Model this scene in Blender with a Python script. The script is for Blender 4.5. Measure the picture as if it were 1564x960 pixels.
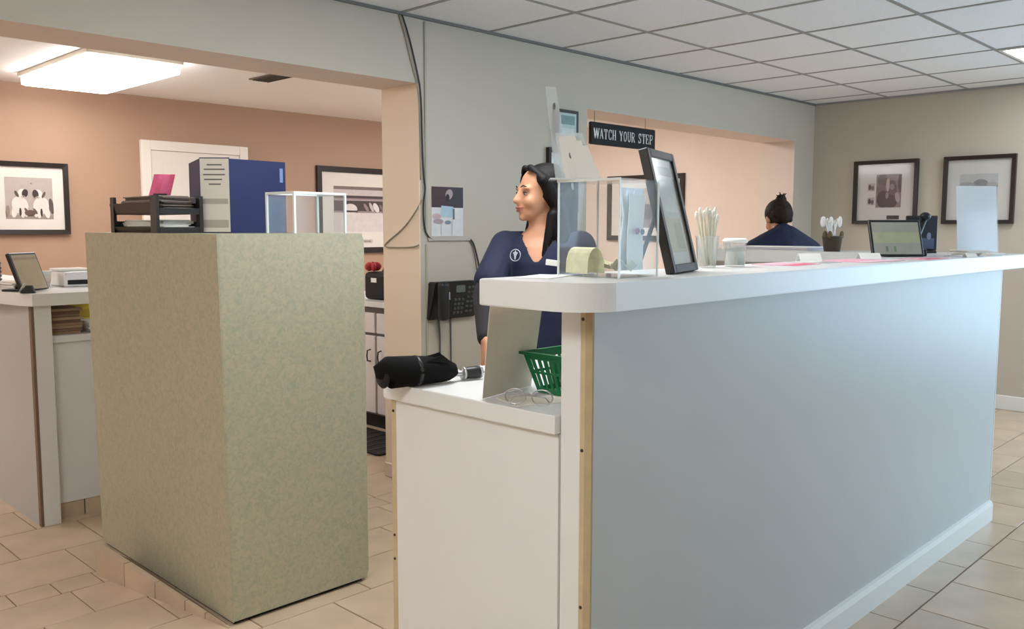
import bpy, bmesh, math, random
from math import sin, cos, pi, radians
from mathutils import Vector, Matrix

for o in list(bpy.data.objects):
    bpy.data.objects.remove(o)
scene = bpy.context.scene
COL = scene.collection
random.seed(7)

# ------------------------------------------------------------------ camera
F_PX, YAW, PITCH, ROLL, CAM_H = 1346.15, 0.774551, 0.0974032, 0.0016823, 1.372
fw = Vector((cos(YAW)*cos(PITCH), sin(YAW)*cos(PITCH), -sin(PITCH)))
rt = Vector((sin(YAW), -cos(YAW), 0))
up = rt.cross(fw)
r2 = cos(ROLL)*rt + sin(ROLL)*up
u2 = -sin(ROLL)*rt + cos(ROLL)*up
cam_d = bpy.data.cameras.new('camera')
cam = bpy.data.objects.new('camera', cam_d)
COL.objects.link(cam)
cam.matrix_world = Matrix(((r2.x, u2.x, -fw.x, 0), (r2.y, u2.y, -fw.y, 0), (r2.z, u2.z, -fw.z, CAM_H), (0, 0, 0, 1)))
cam_d.sensor_width = 36.0
cam_d.lens = 36.0*F_PX/1564.0
cam_d.clip_start = 0.05
scene.camera = cam

# ------------------------------------------------------------------ world, daylight, exposure
w = bpy.data.worlds.new('world'); scene.world = w
w.use_nodes = True
w.node_tree.nodes['Background'].inputs[0].default_value = (0.75, 0.87, 1.0, 1)
w.node_tree.nodes['Background'].inputs[1].default_value = 1.0

XRW = 7.378
def area(name, loc, rot, sx, sy, power, color):
    l = bpy.data.lights.new(name, 'AREA'); l.shape = 'RECTANGLE'
    l.size = sx; l.size_y = sy; l.energy = power; l.color = color
    o = bpy.data.objects.new(name, l); COL.objects.link(o)
    o.location = loc; o.rotation_euler = rot
    return o
# daylight entering through the shop window behind the photographer, right-hand half
area('window_daylight', (5.75, -2.58, 1.35), (radians(97), 0, 0), 2.7, 1.7, 46, (0.50, 0.76, 1.0))
# and through the window in the right-hand wall, past the end of the counter
area('side_daylight', (XRW-.02, -.55, 1.3), (0, radians(90), 0), 1.7, 2.3, 48, (0.48, 0.75, 1.0))
FRONT_LAMP_COLOR, REAR_LAMP_COLOR = (0.95, 0.98, 1.0), (1.0, 0.985, 0.96)
FRONT_LAMPS = [6.5, 21.0, 0.8, 13.0]     # far right, behind the photographer, in front of the cabinet, added unseen over the desk
REAR_LAMPS = [9.0, 13.5, 17.5]      # beside the vent, far left, added behind the pass-through to light its wall
scene.view_settings.view_transform = 'Standard'
scene.view_settings.look = 'None'
scene.view_settings.exposure = 0.44
scene.view_settings.gamma = 1.0
scene.view_settings.use_curve_mapping = False

# ------------------------------------------------------------------ materials
def lin(c):
    return tuple(((v/255.0)/12.92 if v <= 10 else (((v/255.0)+0.055)/1.055)**2.4) for v in c) + (1.0,)
MATS = {}
def mat(name, rgb, rough=0.55, metal=0.0, noise=None, bump=None, rnd=0.0, spec=0.5, coat=0.0, sub=0.0):
    """rgb: albedo as 0-255 sRGB. noise=(scale, amount) colour variation, bump=(scale, strength), rnd: per-object tint"""
    if name in MATS: return MATS[name]
    m = bpy.data.materials.new(name); m.use_nodes = True
    nt = m.node_tree; b = nt.nodes['Principled BSDF']
    c = lin(rgb)
    b.inputs['Base Color'].default_value = c
    b.inputs['Roughness'].default_value = rough
    b.inputs['Metallic'].default_value = metal
    b.inputs['Specular IOR Level'].default_value = spec
    b.inputs['Coat Weight'].default_value = coat
    tc = nt.nodes.new('ShaderNodeTexCoord')
    last = None
    if noise or rnd:
        mx = nt.nodes.new('ShaderNodeHueSaturation')
        mx.inputs['Color'].default_value = c
        if noise:
            n = nt.nodes.new('ShaderNodeTexNoise'); n.inputs['Scale'].default_value = noise[0]
            n.inputs['Detail'].default_value = 5
            nt.links.new(tc.outputs['Object'], n.inputs['Vector'])
            mr = nt.nodes.new('ShaderNodeMapRange')
            mr.inputs['From Min'].default_value = 0.3; mr.inputs['From Max'].default_value = 0.7
            mr.inputs['To Min'].default_value = 1-noise[1]; mr.inputs['To Max'].default_value = 1+noise[1]
            nt.links.new(n.outputs['Fac'], mr.inputs['Value'])
            last = mr.outputs['Result']
        if rnd:
            oi = nt.nodes.new('ShaderNodeObjectInfo')
            mr2 = nt.nodes.new('ShaderNodeMapRange')
            mr2.inputs['To Min'].default_value = 1-rnd; mr2.inputs['To Max'].default_value = 1+rnd
            nt.links.new(oi.outputs['Random'], mr2.inputs['Value'])
            if last is not None:
                mu = nt.nodes.new('ShaderNodeMath'); mu.operation = 'MULTIPLY'
                nt.links.new(last, mu.inputs[0]); nt.links.new(mr2.outputs['Result'], mu.inputs[1])
                last = mu.outputs[0]
            else: last = mr2.outputs['Result']
        nt.links.new(last, mx.inputs['Value'])
        nt.links.new(mx.outputs['Color'], b.inputs['Base Color'])
    if bump:
        n2 = nt.nodes.new('ShaderNodeTexNoise'); n2.inputs['Scale'].default_value = bump[0]; n2.inputs['Detail'].default_value = 4
        nt.links.new(tc.outputs['Object'], n2.inputs['Vector'])
        bp = nt.nodes.new('ShaderNodeBump'); bp.inputs['Strength'].default_value = bump[1]; bp.inputs['Distance'].default_value = 0.003
        nt.links.new(n2.outputs['Fac'], bp.inputs['Height'])
        nt.links.new(bp.outputs['Normal'], b.inputs['Normal'])
    MATS[name] = m
    return m
def emit(name, rgb, strength):
    if name in MATS: return MATS[name]
    m = bpy.data.materials.new(name); m.use_nodes = True
    b = m.node_tree.nodes['Principled BSDF']
    b.inputs['Base Color'].default_value = (0.8, 0.8, 0.8, 1)
    b.inputs['Emission Color'].default_value = (*rgb, 1)
    b.inputs['Emission Strength'].default_value = strength
    MATS[name] = m; return m
def clear(name, tint=(0.97, 0.98, 0.98), haze=0.025, refl=1.0):
    """thin clear plastic or glass: transparent with a Fresnel gloss and a little haze"""
    if name in MATS: return MATS[name]
    m = bpy.data.materials.new(name); m.use_nodes = True
    nt = m.node_tree; nt.nodes.clear()
    out = nt.nodes.new('ShaderNodeOutputMaterial')
    tr = nt.nodes.new('ShaderNodeBsdfTransparent'); tr.inputs[0].default_value = (*tint, 1)
    gl = nt.nodes.new('ShaderNodeBsdfGlossy'); gl.inputs['Roughness'].default_value = 0.08
    df = nt.nodes.new('ShaderNodeBsdfDiffuse'); df.inputs[0].default_value = (0.85, 0.87, 0.87, 1)
    m1 = nt.nodes.new('ShaderNodeMixShader'); m1.inputs[0].default_value = haze
    nt.links.new(tr.outputs[0], m1.inputs[1]); nt.links.new(df.outputs[0], m1.inputs[2])
    lw = nt.nodes.new('ShaderNodeLayerWeight'); lw.inputs['Blend'].default_value = 0.5
    pw = nt.nodes.new('ShaderNodeMath'); pw.operation = 'POWER'; pw.inputs[1].default_value = 5
    nt.links.new(lw.outputs['Facing'], pw.inputs[0])
    mu = nt.nodes.new('ShaderNodeMath'); mu.operation = 'MULTIPLY_ADD'; mu.inputs[1].default_value = 0.8*refl; mu.inputs[2].default_value = 0.025*refl
    nt.links.new(pw.outputs[0], mu.inputs[0])
    m2 = nt.nodes.new('ShaderNodeMixShader')
    nt.links.new(mu.outputs[0], m2.inputs[0]); nt.links.new(m1.outputs[0], m2.inputs[1]); nt.links.new(gl.outputs[0], m2.inputs[2])
    nt.links.new(m2.outputs[0], out.inputs[0])
    MATS[name] = m; return m
def mottled(name, c1, c2, c3):
    """speckled laminate of two greens and a tan"""
    m = bpy.data.materials.new(name); m.use_nodes = True
    nt = m.node_tree; b = nt.nodes['Principled BSDF']; b.inputs['Roughness'].default_value = 0.45
    tc = nt.nodes.new('ShaderNodeTexCoord')
    n = nt.nodes.new('ShaderNodeTexNoise'); n.inputs['Scale'].default_value = 50; n.inputs['Detail'].default_value = 3; n.inputs['Distortion'].default_value = 1.2
    nt.links.new(tc.outputs['Object'], n.inputs['Vector'])
    r = nt.nodes.new('ShaderNodeValToRGB')
    r.color_ramp.elements[0].position = 0.36; r.color_ramp.elements[0].color = lin(c2)
    r.color_ramp.elements[1].position = 0.66; r.color_ramp.elements[1].color = lin(c3)
    e = r.color_ramp.elements.new(0.5); e.color = lin(c1)
    nt.links.new(n.outputs['Fac'], r.inputs[0]); nt.links.new(r.outputs[0], b.inputs['Base Color'])
    MATS[name] = m; return m

GREY_WALL = mat('grey_wall_paint', (190, 181, 166), 0.6, noise=(3, .02), bump=(90, .12))
PEACH_WALL = mat('pale_peach_paint', (222, 204, 191), 0.65, noise=(3, .02), bump=(90, .12))
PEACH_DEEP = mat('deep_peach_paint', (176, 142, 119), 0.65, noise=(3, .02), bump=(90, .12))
PLASTER = mat('ceiling_plaster', (242, 240, 240), 0.8, bump=(60, .15))
TILE_C = mat('ceiling_tile_board', (236, 237, 240), 0.9, noise=(60, .035), bump=(140, .35), rnd=.02)
GRID_C = mat('ceiling_grid_metal', (150, 150, 150), 0.5)
TILE_F = mat('beige_floor_tile', (198, 176, 150), 0.3, noise=(5, .12), rnd=.05, bump=(25, .08))
GROUT = mat('grout', (140, 118, 98), 0.9, noise=(20, .1))
WHITE_LAM = mat('white_laminate', (226, 225, 224), 0.38, noise=(4, .015))
GREY_LAM = mat('grey_panel_laminate', (190, 190, 188), 0.42, noise=(4, .015))
TAN_EDGE = mat('raw_board_edge', (196, 176, 140), 0.7, noise=(30, .06))
TRIM_W = mat('white_gloss_trim', (226, 224, 218), 0.35)
BLACK_P = mat('black_plastic', (24, 24, 25), 0.4)
BLACK_M = mat('matte_black', (16, 16, 17), 0.75)
FRAME_B = mat('dark_frame_wood', (38, 28, 24), 0.4, noise=(20, .15))
PAPER = mat('white_paper', (238, 236, 230), 0.8)
METAL = mat('brushed_metal', (190, 190, 190), 0.3, metal=0.9)
SCREW = mat('dark_screw', (60, 50, 40), 0.5, metal=0.4)
ACRYL = clear('clear_acrylic')
ACRYL_GLOW = mat('acrylic_edge_glow', (225, 230, 230), 0.15, coat=.6)  # pale colour paints the glow of light caught in acrylic edges
GLASS = clear('picture_glass', (0.98, 0.98, 0.98), 0.0, 0.8)

# ------------------------------------------------------------------ mesh helpers
def mesh_of(bm, name, mats, smooth=False):
    bmesh.ops.recalc_face_normals(bm, faces=bm.faces)
    me = bpy.data.meshes.new(name); bm.to_mesh(me); bm.free()
    for m in (mats if isinstance(mats, (list, tuple)) else [mats]): me.materials.append(m)
    if smooth:
        for p in me.polygons: p.use_smooth = True
    return me
def obj(name, bm, mats, parent=None, loc=None, rot=None, smooth=False):
    me = bm if isinstance(bm, bpy.types.Mesh) else mesh_of(bm, name, mats, smooth)
    o = bpy.data.objects.new(name, me); COL.objects.link(o)
    if parent: o.parent = parent
    if loc: o.location = loc
    if rot: o.rotation_euler = rot
    return o
def tag(o, label, cat, group=None):
    o['label'] = label; o['category'] = cat
    if group: o['group'] = group
    return o
def thing(name, label, cat, loc=(0, 0, 0), rotz=0.0, group=None):
    o = bpy.data.objects.new(name, None); COL.objects.link(o)
    o.location = loc; o.rotation_euler = (0, 0, rotz); o.empty_display_size = 0.05
    return tag(o, label, cat, group)
def struct(o):
    o['kind'] = 'structure'; return o
def box(x0, x1, y0, y1, z0, z1, bev=0.0, bm=None, mi=0, seg=1):
    own = bmesh.new()
    bmesh.ops.create_cube(own, size=1)
    for v in own.verts:
        v.co = Vector(((x0+x1)/2+v.co.x*(x1-x0), (y0+y1)/2+v.co.y*(y1-y0), (z0+z1)/2+v.co.z*(z1-z0)))
    if bev: bmesh.ops.bevel(own, geom=list(own.edges), offset=bev, segments=seg, affect='EDGES', profile=.5)
    for f in own.faces: f.material_index = mi
    return merge(bm, own)
def merge(bm, own):
    if bm is None: return own
    me = bpy.data.meshes.new('tmp'); own.to_mesh(me); own.free()
    bm.from_mesh(me); bpy.data.meshes.remove(me)
    return bm
def prism(poly, z0, z1, bm=None, bev=0.0, mi=0, smooth=False):
    own = bmesh.new()
    b = [own.verts.new((x, y, z0)) for x, y in poly]; t = [own.verts.new((x, y, z1)) for x, y in poly]
    own.faces.new(b[::-1]); own.faces.new(t); n = len(poly)
    for i in range(n): own.faces.new((b[i], b[(i+1) % n], t[(i+1) % n], t[i]))
    if bev:
        es = [e for e in own.edges if abs(e.verts[0].co.z-e.verts[1].co.z) < 1e-6]
        bmesh.ops.bevel(own, geom=es, offset=bev, segments=2, affect='EDGES', profile=.5)
    for f in own.faces: f.material_index = mi
    return merge(bm, own)
def hexa(vs, bm=None, mi=0):
    """8 corners: bottom 4 then top 4, same order"""
    own = bmesh.new(); v = [own.verts.new(p) for p in vs]
    for q in ((3, 2, 1, 0), (4, 5, 6, 7), (0, 1, 5, 4), (1, 2, 6, 5), (2, 3, 7, 6), (3, 0, 4, 7)):
        own.faces.new([v[i] for i in q]).material_index = mi
    return merge(bm, own)
def tube(pts, r, n=8, bm=None, mi=0):
    own = bmesh.new(); P = [Vector(p) for p in pts]
    R = r if isinstance(r, (list, tuple)) else [r]*len(P)
    rings = []; prev = None
    for i, p in enumerate(P):
        t = (P[min(i+1, len(P)-1)]-P[max(i-1, 0)])
        t = t.normalized() if t.length > 1e-9 else Vector((0, 0, 1))
        if prev is None:
            a = t.cross(Vector((0, 0, 1)));
            if a.length < 0.1: a = t.cross(Vector((1, 0, 0)))
        else: a = prev - t*prev.dot(t)
        a.normalize(); prev = a; b = t.cross(a)
        rings.append([own.verts.new(p+R[i]*(cos(2*pi*k/n)*a+sin(2*pi*k/n)*b)) for k in range(n)])
    for i in range(len(rings)-1):
        for k in range(n):
            own.faces.new((rings[i][k], rings[i][(k+1) % n], rings[i+1][(k+1) % n], rings[i+1][k]))
    own.faces.new(rings[0][::-1]); own.faces.new(rings[-1])
    for f in own.faces: f.material_index = mi
    return merge(bm, own)
def lathe(prof, n=24, bm=None, mi=0, c=(0, 0, 0)):
    own = bmesh.new(); rings = []
    for r, z in prof:
        rings.append([own.verts.new((c[0]+max(r, 1e-4)*cos(2*pi*k/n), c[1]+max(r, 1e-4)*sin(2*pi*k/n), c[2]+z)) for k in range(n)])
    for i in range(len(rings)-1):
        for k in range(n):
            own.faces.new((rings[i][k], rings[i][(k+1) % n], rings[i+1][(k+1) % n], rings[i+1][k]))
    own.faces.new(rings[0][::-1]); own.faces.new(rings[-1])
    for f in own.faces: f.material_index = mi
    return merge(bm, own)
def ell(c, r, bm=None, M=None, u=16, v=10, mi=0):
    own = bmesh.new()
    bmesh.ops.create_uvsphere(own, u_segments=u, v_segments=v, radius=1)
    for x in own.verts:
        p = Vector((x.co.x*r[0], x.co.y*r[1], x.co.z*r[2]))
        x.co = (M @ p if M else p)+Vector(c)
    for f in own.faces: f.material_index = mi
    return merge(bm, own)
def sheet(grid, thick, bm=None, mi=0):
    """curved thin sheet with real thickness from a grid of points"""
    own = bmesh.new()
    nr, nc = len(grid), len(grid[0])
    G = [[Vector(p) for p in row] for row in grid]
    def nrm(i, j):
        a = G[min(i+1, nr-1)][j]-G[max(i-1, 0)][j]; b = G[i][min(j+1, nc-1)]-G[i][max(j-1, 0)]
        return a.cross(b).normalized()
    A = [[own.verts.new(G[i][j]+nrm(i, j)*thick/2) for j in range(nc)] for i in range(nr)]
    B = [[own.verts.new(G[i][j]-nrm(i, j)*thick/2) for j in range(nc)] for i in range(nr)]
    for i in range(nr-1):
        for j in range(nc-1):
            own.faces.new((A[i][j], A[i][j+1], A[i+1][j+1], A[i+1][j]))
            own.faces.new((B[i][j], B[i+1][j], B[i+1][j+1], B[i][j+1]))
    for i in range(nr-1):
        own.faces.new((A[i][0], A[i+1][0], B[i+1][0], B[i][0])); own.faces.new((A[i][-1], B[i][-1], B[i+1][-1], A[i+1][-1]))
    for j in range(nc-1):
        own.faces.new((A[0][j], B[0][j], B[0][j+1], A[0][j+1])); own.faces.new((A[-1][j], A[-1][j+1], B[-1][j+1], B[-1][j]))
    for f in own.faces: f.material_index = mi
    return merge(bm, own)
def rounded(x0, x1, y0, y1, r, corners=(1, 1, 1, 1), n=8):
    """rectangle outline with chosen corners rounded: (x0y0, x1y0, x1y1, x0y1)"""
    pts = []
    for (cx, cy, a0, on, px, py) in ((x0+r, y0+r, pi, corners[0], x0, y0), (x1-r, y0+r, 1.5*pi, corners[1], x1, y0),
                                     (x1-r, y1-r, 0, corners[2], x1, y1), (x0+r, y1-r, .5*pi, corners[3], x0, y1)):
        if on: pts += [(cx+r*cos(a0+k*pi/2/n), cy+r*sin(a0+k*pi/2/n)) for k in range(n+1)]
        else: pts.append((px, py))
    return pts

# ------------------------------------------------------------------ room shell
YW, YW2 = 3.557, 3.865          # grey partition wall, front and rear face
XR, YB, XL, YF, HC = 7.378, 7.28, -1.7, -2.6, 2.44
JX, OX0, OX1, HO = 2.952, 4.297, 7.03, 2.108   # left opening's jamb, second opening, lintel height

floor = struct(obj('floor', box(XL, XR, YF, YB, -0.08, -0.004), GROUT))
rows = [7.28, 7.05, 6.705, 6.36, 6.015, 5.67, 5.325, 4.98, 4.635, 4.29, 3.935, 3.587, 3.45, 3.2, 2.93, 2.66, 2.315, 1.97, 1.625, 1.445, 1.10, .755, .41, .065, -.28, -.625, -.97, -1.315, -1.66, -2.005, -2.35, -2.6]
offs = {9: 1.108, 10: 1.28, 8: 1.28, 11: 0.95, 12: 1.135, 13: 1.32, 14: 1.49, 15: 1.777, 19: 3.43, 20: 3.24}
tile_cache = {}
rest = bmesh.new(); n_piece = 0
def show(x, y):
    return ((0.3 < x < 1.5 and 2.2 < y < 5.3) or (1.4 < x < 3.6 and 2.0 < y < 5.0) or (2.4 < x < XR and -0.2 < y < 1.25) or (4.5 < x < XR and 1.2 < y < 2.1))
for i in range(len(rows)-1):
    y1, y0 = rows[i], rows[i+1]
    pitch = 0.345 if (y1-y0) > 0.3 else (0.46 if i != 11 else 0.155)
    if i == 12 or i == 13: pitch = 0.36
    ox = offs.get(i, 1.108+(0.1725 if i % 2 == 0 else 0))
    k0 = math.floor((XL-ox)/pitch)
    x = ox+k0*pitch
    while x < XR:
        a, b = max(x, XL), min(x+pitch, XR)
        if b-a > 0.03:
            cx, cy = (a+b)/2, (y0+y1)/2
            sx, sy = round(b-a-.006, 4), round(y1-y0-.006, 4)
            if show(cx, cy) and n_piece < 298:
                key = (sx, sy)
                if key not in tile_cache:
                    tile_cache[key] = mesh_of(box(-sx/2, sx/2, -sy/2, sy/2, -.006, 0, .0015), 'tile', TILE_F)
                obj('tile', tile_cache[key], None, floor, (cx, cy, 0)); n_piece += 1
            else:
                box(cx-sx/2, cx+sx/2, cy-sy/2, cy+sy/2, -.006, 0, 0, rest)
        x += pitch
rt_o = obj('tile_field', rest, TILE_F, floor); rt_o['kind'] = 'stuff'

# suspended ceiling of the front room
ceil = struct(obj('ceiling', box(XL, XR, YF, YW, HC+.02, HC+.08), PLASTER))
xs = [2.84+.61*k for k in range(-8, 8)]; ys = [YW, 2.937]+[2.937-.61*k for k in range(1, 10)]
xs = [XL]+[x for x in xs if XL+.1 < x < XR]+[XR]
ys = [y for y in ys if y > YF+.1]+[YF]
lamps_f = [(5.89, 7.11, 1.107, 1.717), (-1.43, -.21, .497, 1.107), (-.21, 1.01, 1.717, 2.327), (1.62, 2.84, 1.717, 2.327)]
cc = {}
for i in range(len(xs)-1):
    for j in range(len(ys)-1):
        x0, x1, y1, y0 = xs[i], xs[i+1], ys[j], ys[j+1]
        cx, cy = (x0+x1)/2, (y0+y1)/2
        if any(l[0] < cx < l[1] and l[2] < cy < l[3] for l in lamps_f): continue
        key = (round(x1-x0-.02, 3), round(y1-y0-.02, 3))
        if key not in cc: cc[key] = mesh_of(box(-key[0]/2, key[0]/2, -key[1]/2, key[1]/2, 0, .012, .002), 'ceiling_tile', TILE_C)
        obj('ceiling_tile', cc[key], None, ceil, (cx, cy, HC+.003))
for x in xs: obj('grid_bar', box(x-.012, x+.012, YF, YW, HC, HC+.02), GRID_C, ceil)
for y in ys: obj('grid_bar', box(XL, XR, y-.012, y+.012, HC+.0005, HC+.02), GRID_C, ceil)
obj('wall_angle', box(XL, XR, YW-.016, YW-.0005, HC-.012, HC), mat('dark_grey_angle', (112, 110, 106), .6), ceil)  # darker grey than the angle on the right wall
obj('wall_angle', box(XR-.016, XR-.0005, YF, YW-.016, HC-.012, HC), GRID_C, ceil)
struct(obj('ceiling_rear', box(XL, XR, YW, YB, HC, HC+.08), PLASTER))

def two_face(bm):
    """front faces grey, everything else peach"""
    bm.normal_update()
    for f in bm.faces: f.material_index = 0 if f.normal.y < -.5 else 1
    return bm
bm = bmesh.new()
box(XL, JX, YW, YW2, HO, HC, 0, bm)
box(JX, OX0, YW, YW2, 0, HC, 0, bm)
box(OX0, OX1, YW, YW2, HO, HC, 0, bm)
box(OX1, XR, YW, YW2, 0, HC, 0, bm)
struct(obj('wall_partition', two_face(bm), [GREY_WALL, PEACH_WALL]))
bm = bmesh.new()
box(XR, XR+.12, YF, -1.75, 0, HC, 0, bm); box(XR, XR+.12, .65, YW+.154, 0, HC, 0, bm)
box(XR, XR+.12, -1.75, .65, 0, .4, 0, bm); box(XR, XR+.12, -1.75, .65, 2.2, HC, 0, bm)
struct(obj('wall_right', bm, GREY_WALL))
win2 = struct(obj('window_2', box(XR+.06, XR+.07, -1.75, .65, .4, 2.2), GLASS))
for y in (-1.75, -.58, .59): obj('mullion', box(XR+.03, XR+.1, y, y+.06, .4, 2.2), TRIM_W, win2)
for z in (.4, 2.14): obj('rail', box(XR+.03, XR+.1, -1.69, .59, z, z+.06), TRIM_W, win2)
struct(obj('wall_right_rear', box(XR, XR+.12, YW+.154, YB, 0, HC), PEACH_WALL))
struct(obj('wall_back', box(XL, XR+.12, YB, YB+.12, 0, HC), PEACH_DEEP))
struct(obj('wall_left', box(XL-.12, XL, YF, YW, 0, HC), GREY_WALL))
struct(obj('wall_left_rear', box(XL-.12, XL, YW, YB, 0, HC), PEACH_WALL))
bm = bmesh.new()
box(XL, 4.3, YF-.15, YF, 0, HC, 0, bm); box(7.2, XR, YF-.15, YF, 0, HC, 0, bm)
box(4.3, 7.2, YF-.15, YF, 0, .45, 0, bm); box(4.3, 7.2, YF-.15, YF, 2.25, HC, 0, bm)
struct(obj('wall_front', bm, GREY_WALL))
win = struct(obj('window_1', box(4.3, 7.2, YF-.10, YF-.09, .45, 2.25), GLASS))
for x in (4.3, 5.72, 7.14): obj('mullion', box(x, x+.06, YF-.13, YF-.05, .45, 2.25), TRIM_W, win)
for z in (.45, 2.19): obj('rail', box(4.36, 7.14, YF-.13, YF-.05, z, z+.06), TRIM_W, win)

def base_profile(x0, x1, y0, y1, h=.095):
    bm = box(x0, x1, y0, y1, 0, h, .004)
    return bm
struct(obj('baseboard_right', base_profile(XR-.018, XR-.0005, YF, YW, .11), TRIM_W))
struct(obj('baseboard_partition', base_profile(JX+.002, OX0, YW-.016, YW-.0005, .10), TRIM_W))
struct(obj('wall_jamb', box(JX-.004, JX, YW, YW2, 0, HO), mat('jamb_lit_peach', (244, 224, 198), .6)))  # rear-room peach lightened, the light on the jamb put into its colour
struct(obj('baseboard_jamb', base_profile(JX-.016, JX-.0045, YW, YW2, .08), PEACH_WALL))
struct(obj('baseboard_back', base_profile(XL, 3.07, YB-.016, YB-.0005, .10), TRIM_W))

# white door in the back wall
d = struct(obj('door_1', box(3.165, 3.955, YB-.03, YB-.0005, .01, 2.005, .002), mat('door_white', (232, 224, 214), .5)))
for z0, z1 in ((.2, .95), (1.08, 1.9)):
    for x0, x1 in ((3.26, 3.52), (3.60, 3.86)):
        obj('door_panel', box(x0, x1, YB-.036, YB-.03, z0, z1, .002), MATS['door_white'], d)
k = obj('door_knob', lathe([(.012, 0), (.012, .03), (.028, .04), (.03, .055), (.018, .066)], 16), METAL, d, (3.90, YB-.03, .95), (pi/2, 0, 0), True)
c = struct(obj('trim_1', box(3.083, 3.163, YB-.04, YB-.0005, 0, 2.087, .004), mat('casing_white', (236, 228, 218), .45)))
struct(obj('trim_2', box(3.957, 4.037, YB-.04, YB-.0005, 0, 2.087, .004), MATS['casing_white']))
struct(obj('trim_3', box(3.1635, 3.9565, YB-.04, YB-.0005, 2.007, 2.087, .004), MATS['casing_white']))

# ------------------------------------------------------------------ ceiling lamps and vent
def troffer(label, x0, x1, y0, y1, power, group):
    t = thing('ceiling_light', label, 'ceiling light', ((x0+x1)/2, (y0+y1)/2, HC), 0, group)
    w2, d2 = (x1-x0)/2-.014, (y1-y0)/2-.014
    fr = bmesh.new()
    box(-w2, w2, -d2, -d2+.02, -.006, .012, 0, fr); box(-w2, w2, d2-.02, d2, -.006, .012, 0, fr)
    box(-w2, -w2+.02, -d2+.02, d2-.02, -.006, .012, 0, fr); box(w2-.02, w2, -d2+.02, d2-.02, -.006, .012, 0, fr)
    obj('frame', fr, TRIM_W, t)
    obj('diffuser', box(-w2+.02, w2-.02, -d2+.02, d2-.02, 0, .008), emit('diffuser_front_%g' % power, FRONT_LAMP_COLOR, power), t)
L = ['white recessed ceiling light panel near the far right wall', 'white recessed ceiling light panel above the entrance floor', 'white recessed ceiling light panel in front of the green cabinet', 'added unseen ceiling light panel right above the service desk']
for (a, l, pw_) in zip(lamps_f, L, FRONT_LAMPS): troffer(l, *a, pw_, 'recessed lights of the tiled ceiling')
def surface_lamp(label, x0, x1, y0, y1, power):
    t = thing('ceiling_light', label, 'ceiling light', ((x0+x1)/2, (y0+y1)/2, HC), 0, 'surface lights of the rear room')
    w2, d2 = (x1-x0)/2, (y1-y0)/2
    obj('housing', box(-w2, w2, -d2, d2, -.03, -.0005, .004), mat('lamp_housing', (215, 205, 190), .5), t)
    obj('diffuser', prism(rounded(-w2+.012, w2-.012, -d2+.012, d2-.012, .03), -.085, -.03, None, .015), emit('diffuser_rear_%g' % power, REAR_LAMP_COLOR, power), t)
surface_lamp('glowing rectangular ceiling light beside the small dark vent', 2.06, 2.66, 5.55, 6.82, REAR_LAMPS[0])
surface_lamp('glowing rectangular ceiling light of the rear room far from the vent', -.7, -.1, 5.5, 6.75, REAR_LAMPS[1])
surface_lamp('added unseen ceiling light for the wall behind the pass-through opening', 5.3, 5.9, 4.7, 5.95, REAR_LAMPS[2])
v = thing('ceiling_vent', 'small dark louvred air vent in the rear ceiling', 'vent', (3.385, 5.685, HC))
obj('frame', box(-.085, .085, -.2, .2, -.008, -.0005, .002), mat('vent_paint', (110, 95, 82), .6), v)
for i in range(7): obj('slat', box(-.062+.0185*i-.004, -.062+.0185*i+.006, -.17, .17, -.016, -.008), mat('vent_dark', (52, 44, 38), .6), v)

# ------------------------------------------------------------------ pictures
def flat_print(parent, name, x0, x1, z0, z1, y, base, shapes):
    """a printed picture lying in the local xz plane, facing -y; shapes in 0..1 print coordinates"""
    cols = [base]; bm = bmesh.new()
    def P(u, v_, k): return (x0+(x1-x0)*u, y-.0003*k, z0+(z1-z0)*v_)
    bm.faces.new([bm.verts.new(P(*q, 0)) for q in ((0, 0), (1, 0), (1, 1), (0, 1))]).material_index = 0
    for n_, s in enumerate(shapes):
        colr = s[-1]
        if colr not in cols: cols.append(colr)
        if s[0] == 'e':
            _, cx, cy, rx, ry, a, _c = s; a = radians(a)
            pts = [(cx+rx*cos(t)*cos(a)-ry*sin(t)*sin(a), cy+rx*cos(t)*sin(a)+ry*sin(t)*cos(a)) for t in [2*pi*k/18 for k in range(18)]]
        else: pts = s[1]
        pts = [(min(max(u, 0), 1), min(max(v_, 0), 1)) for u, v_ in pts]
        f = bm.faces.new([bm.verts.new(P(u, v_, n_+1)) for u, v_ in pts]); f.material_index = cols.index(colr)
    bm.normal_update()
    for f in bm.faces:
        if f.normal.y > 0: f.normal_flip()
    me = bpy.data.meshes.new(name); bm.to_mesh(me); bm.free()
    for c_ in cols: me.materials.append(mat('ink_%d_%d_%d' % c_, c_, .6, noise=(25, .06)))
    return obj(name, me, None, parent)
def R(x0, z0, x1, z1, c): return ('p', [(x0, z0), (x1, z0), (x1, z1), (x0, z1)], c)
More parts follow.
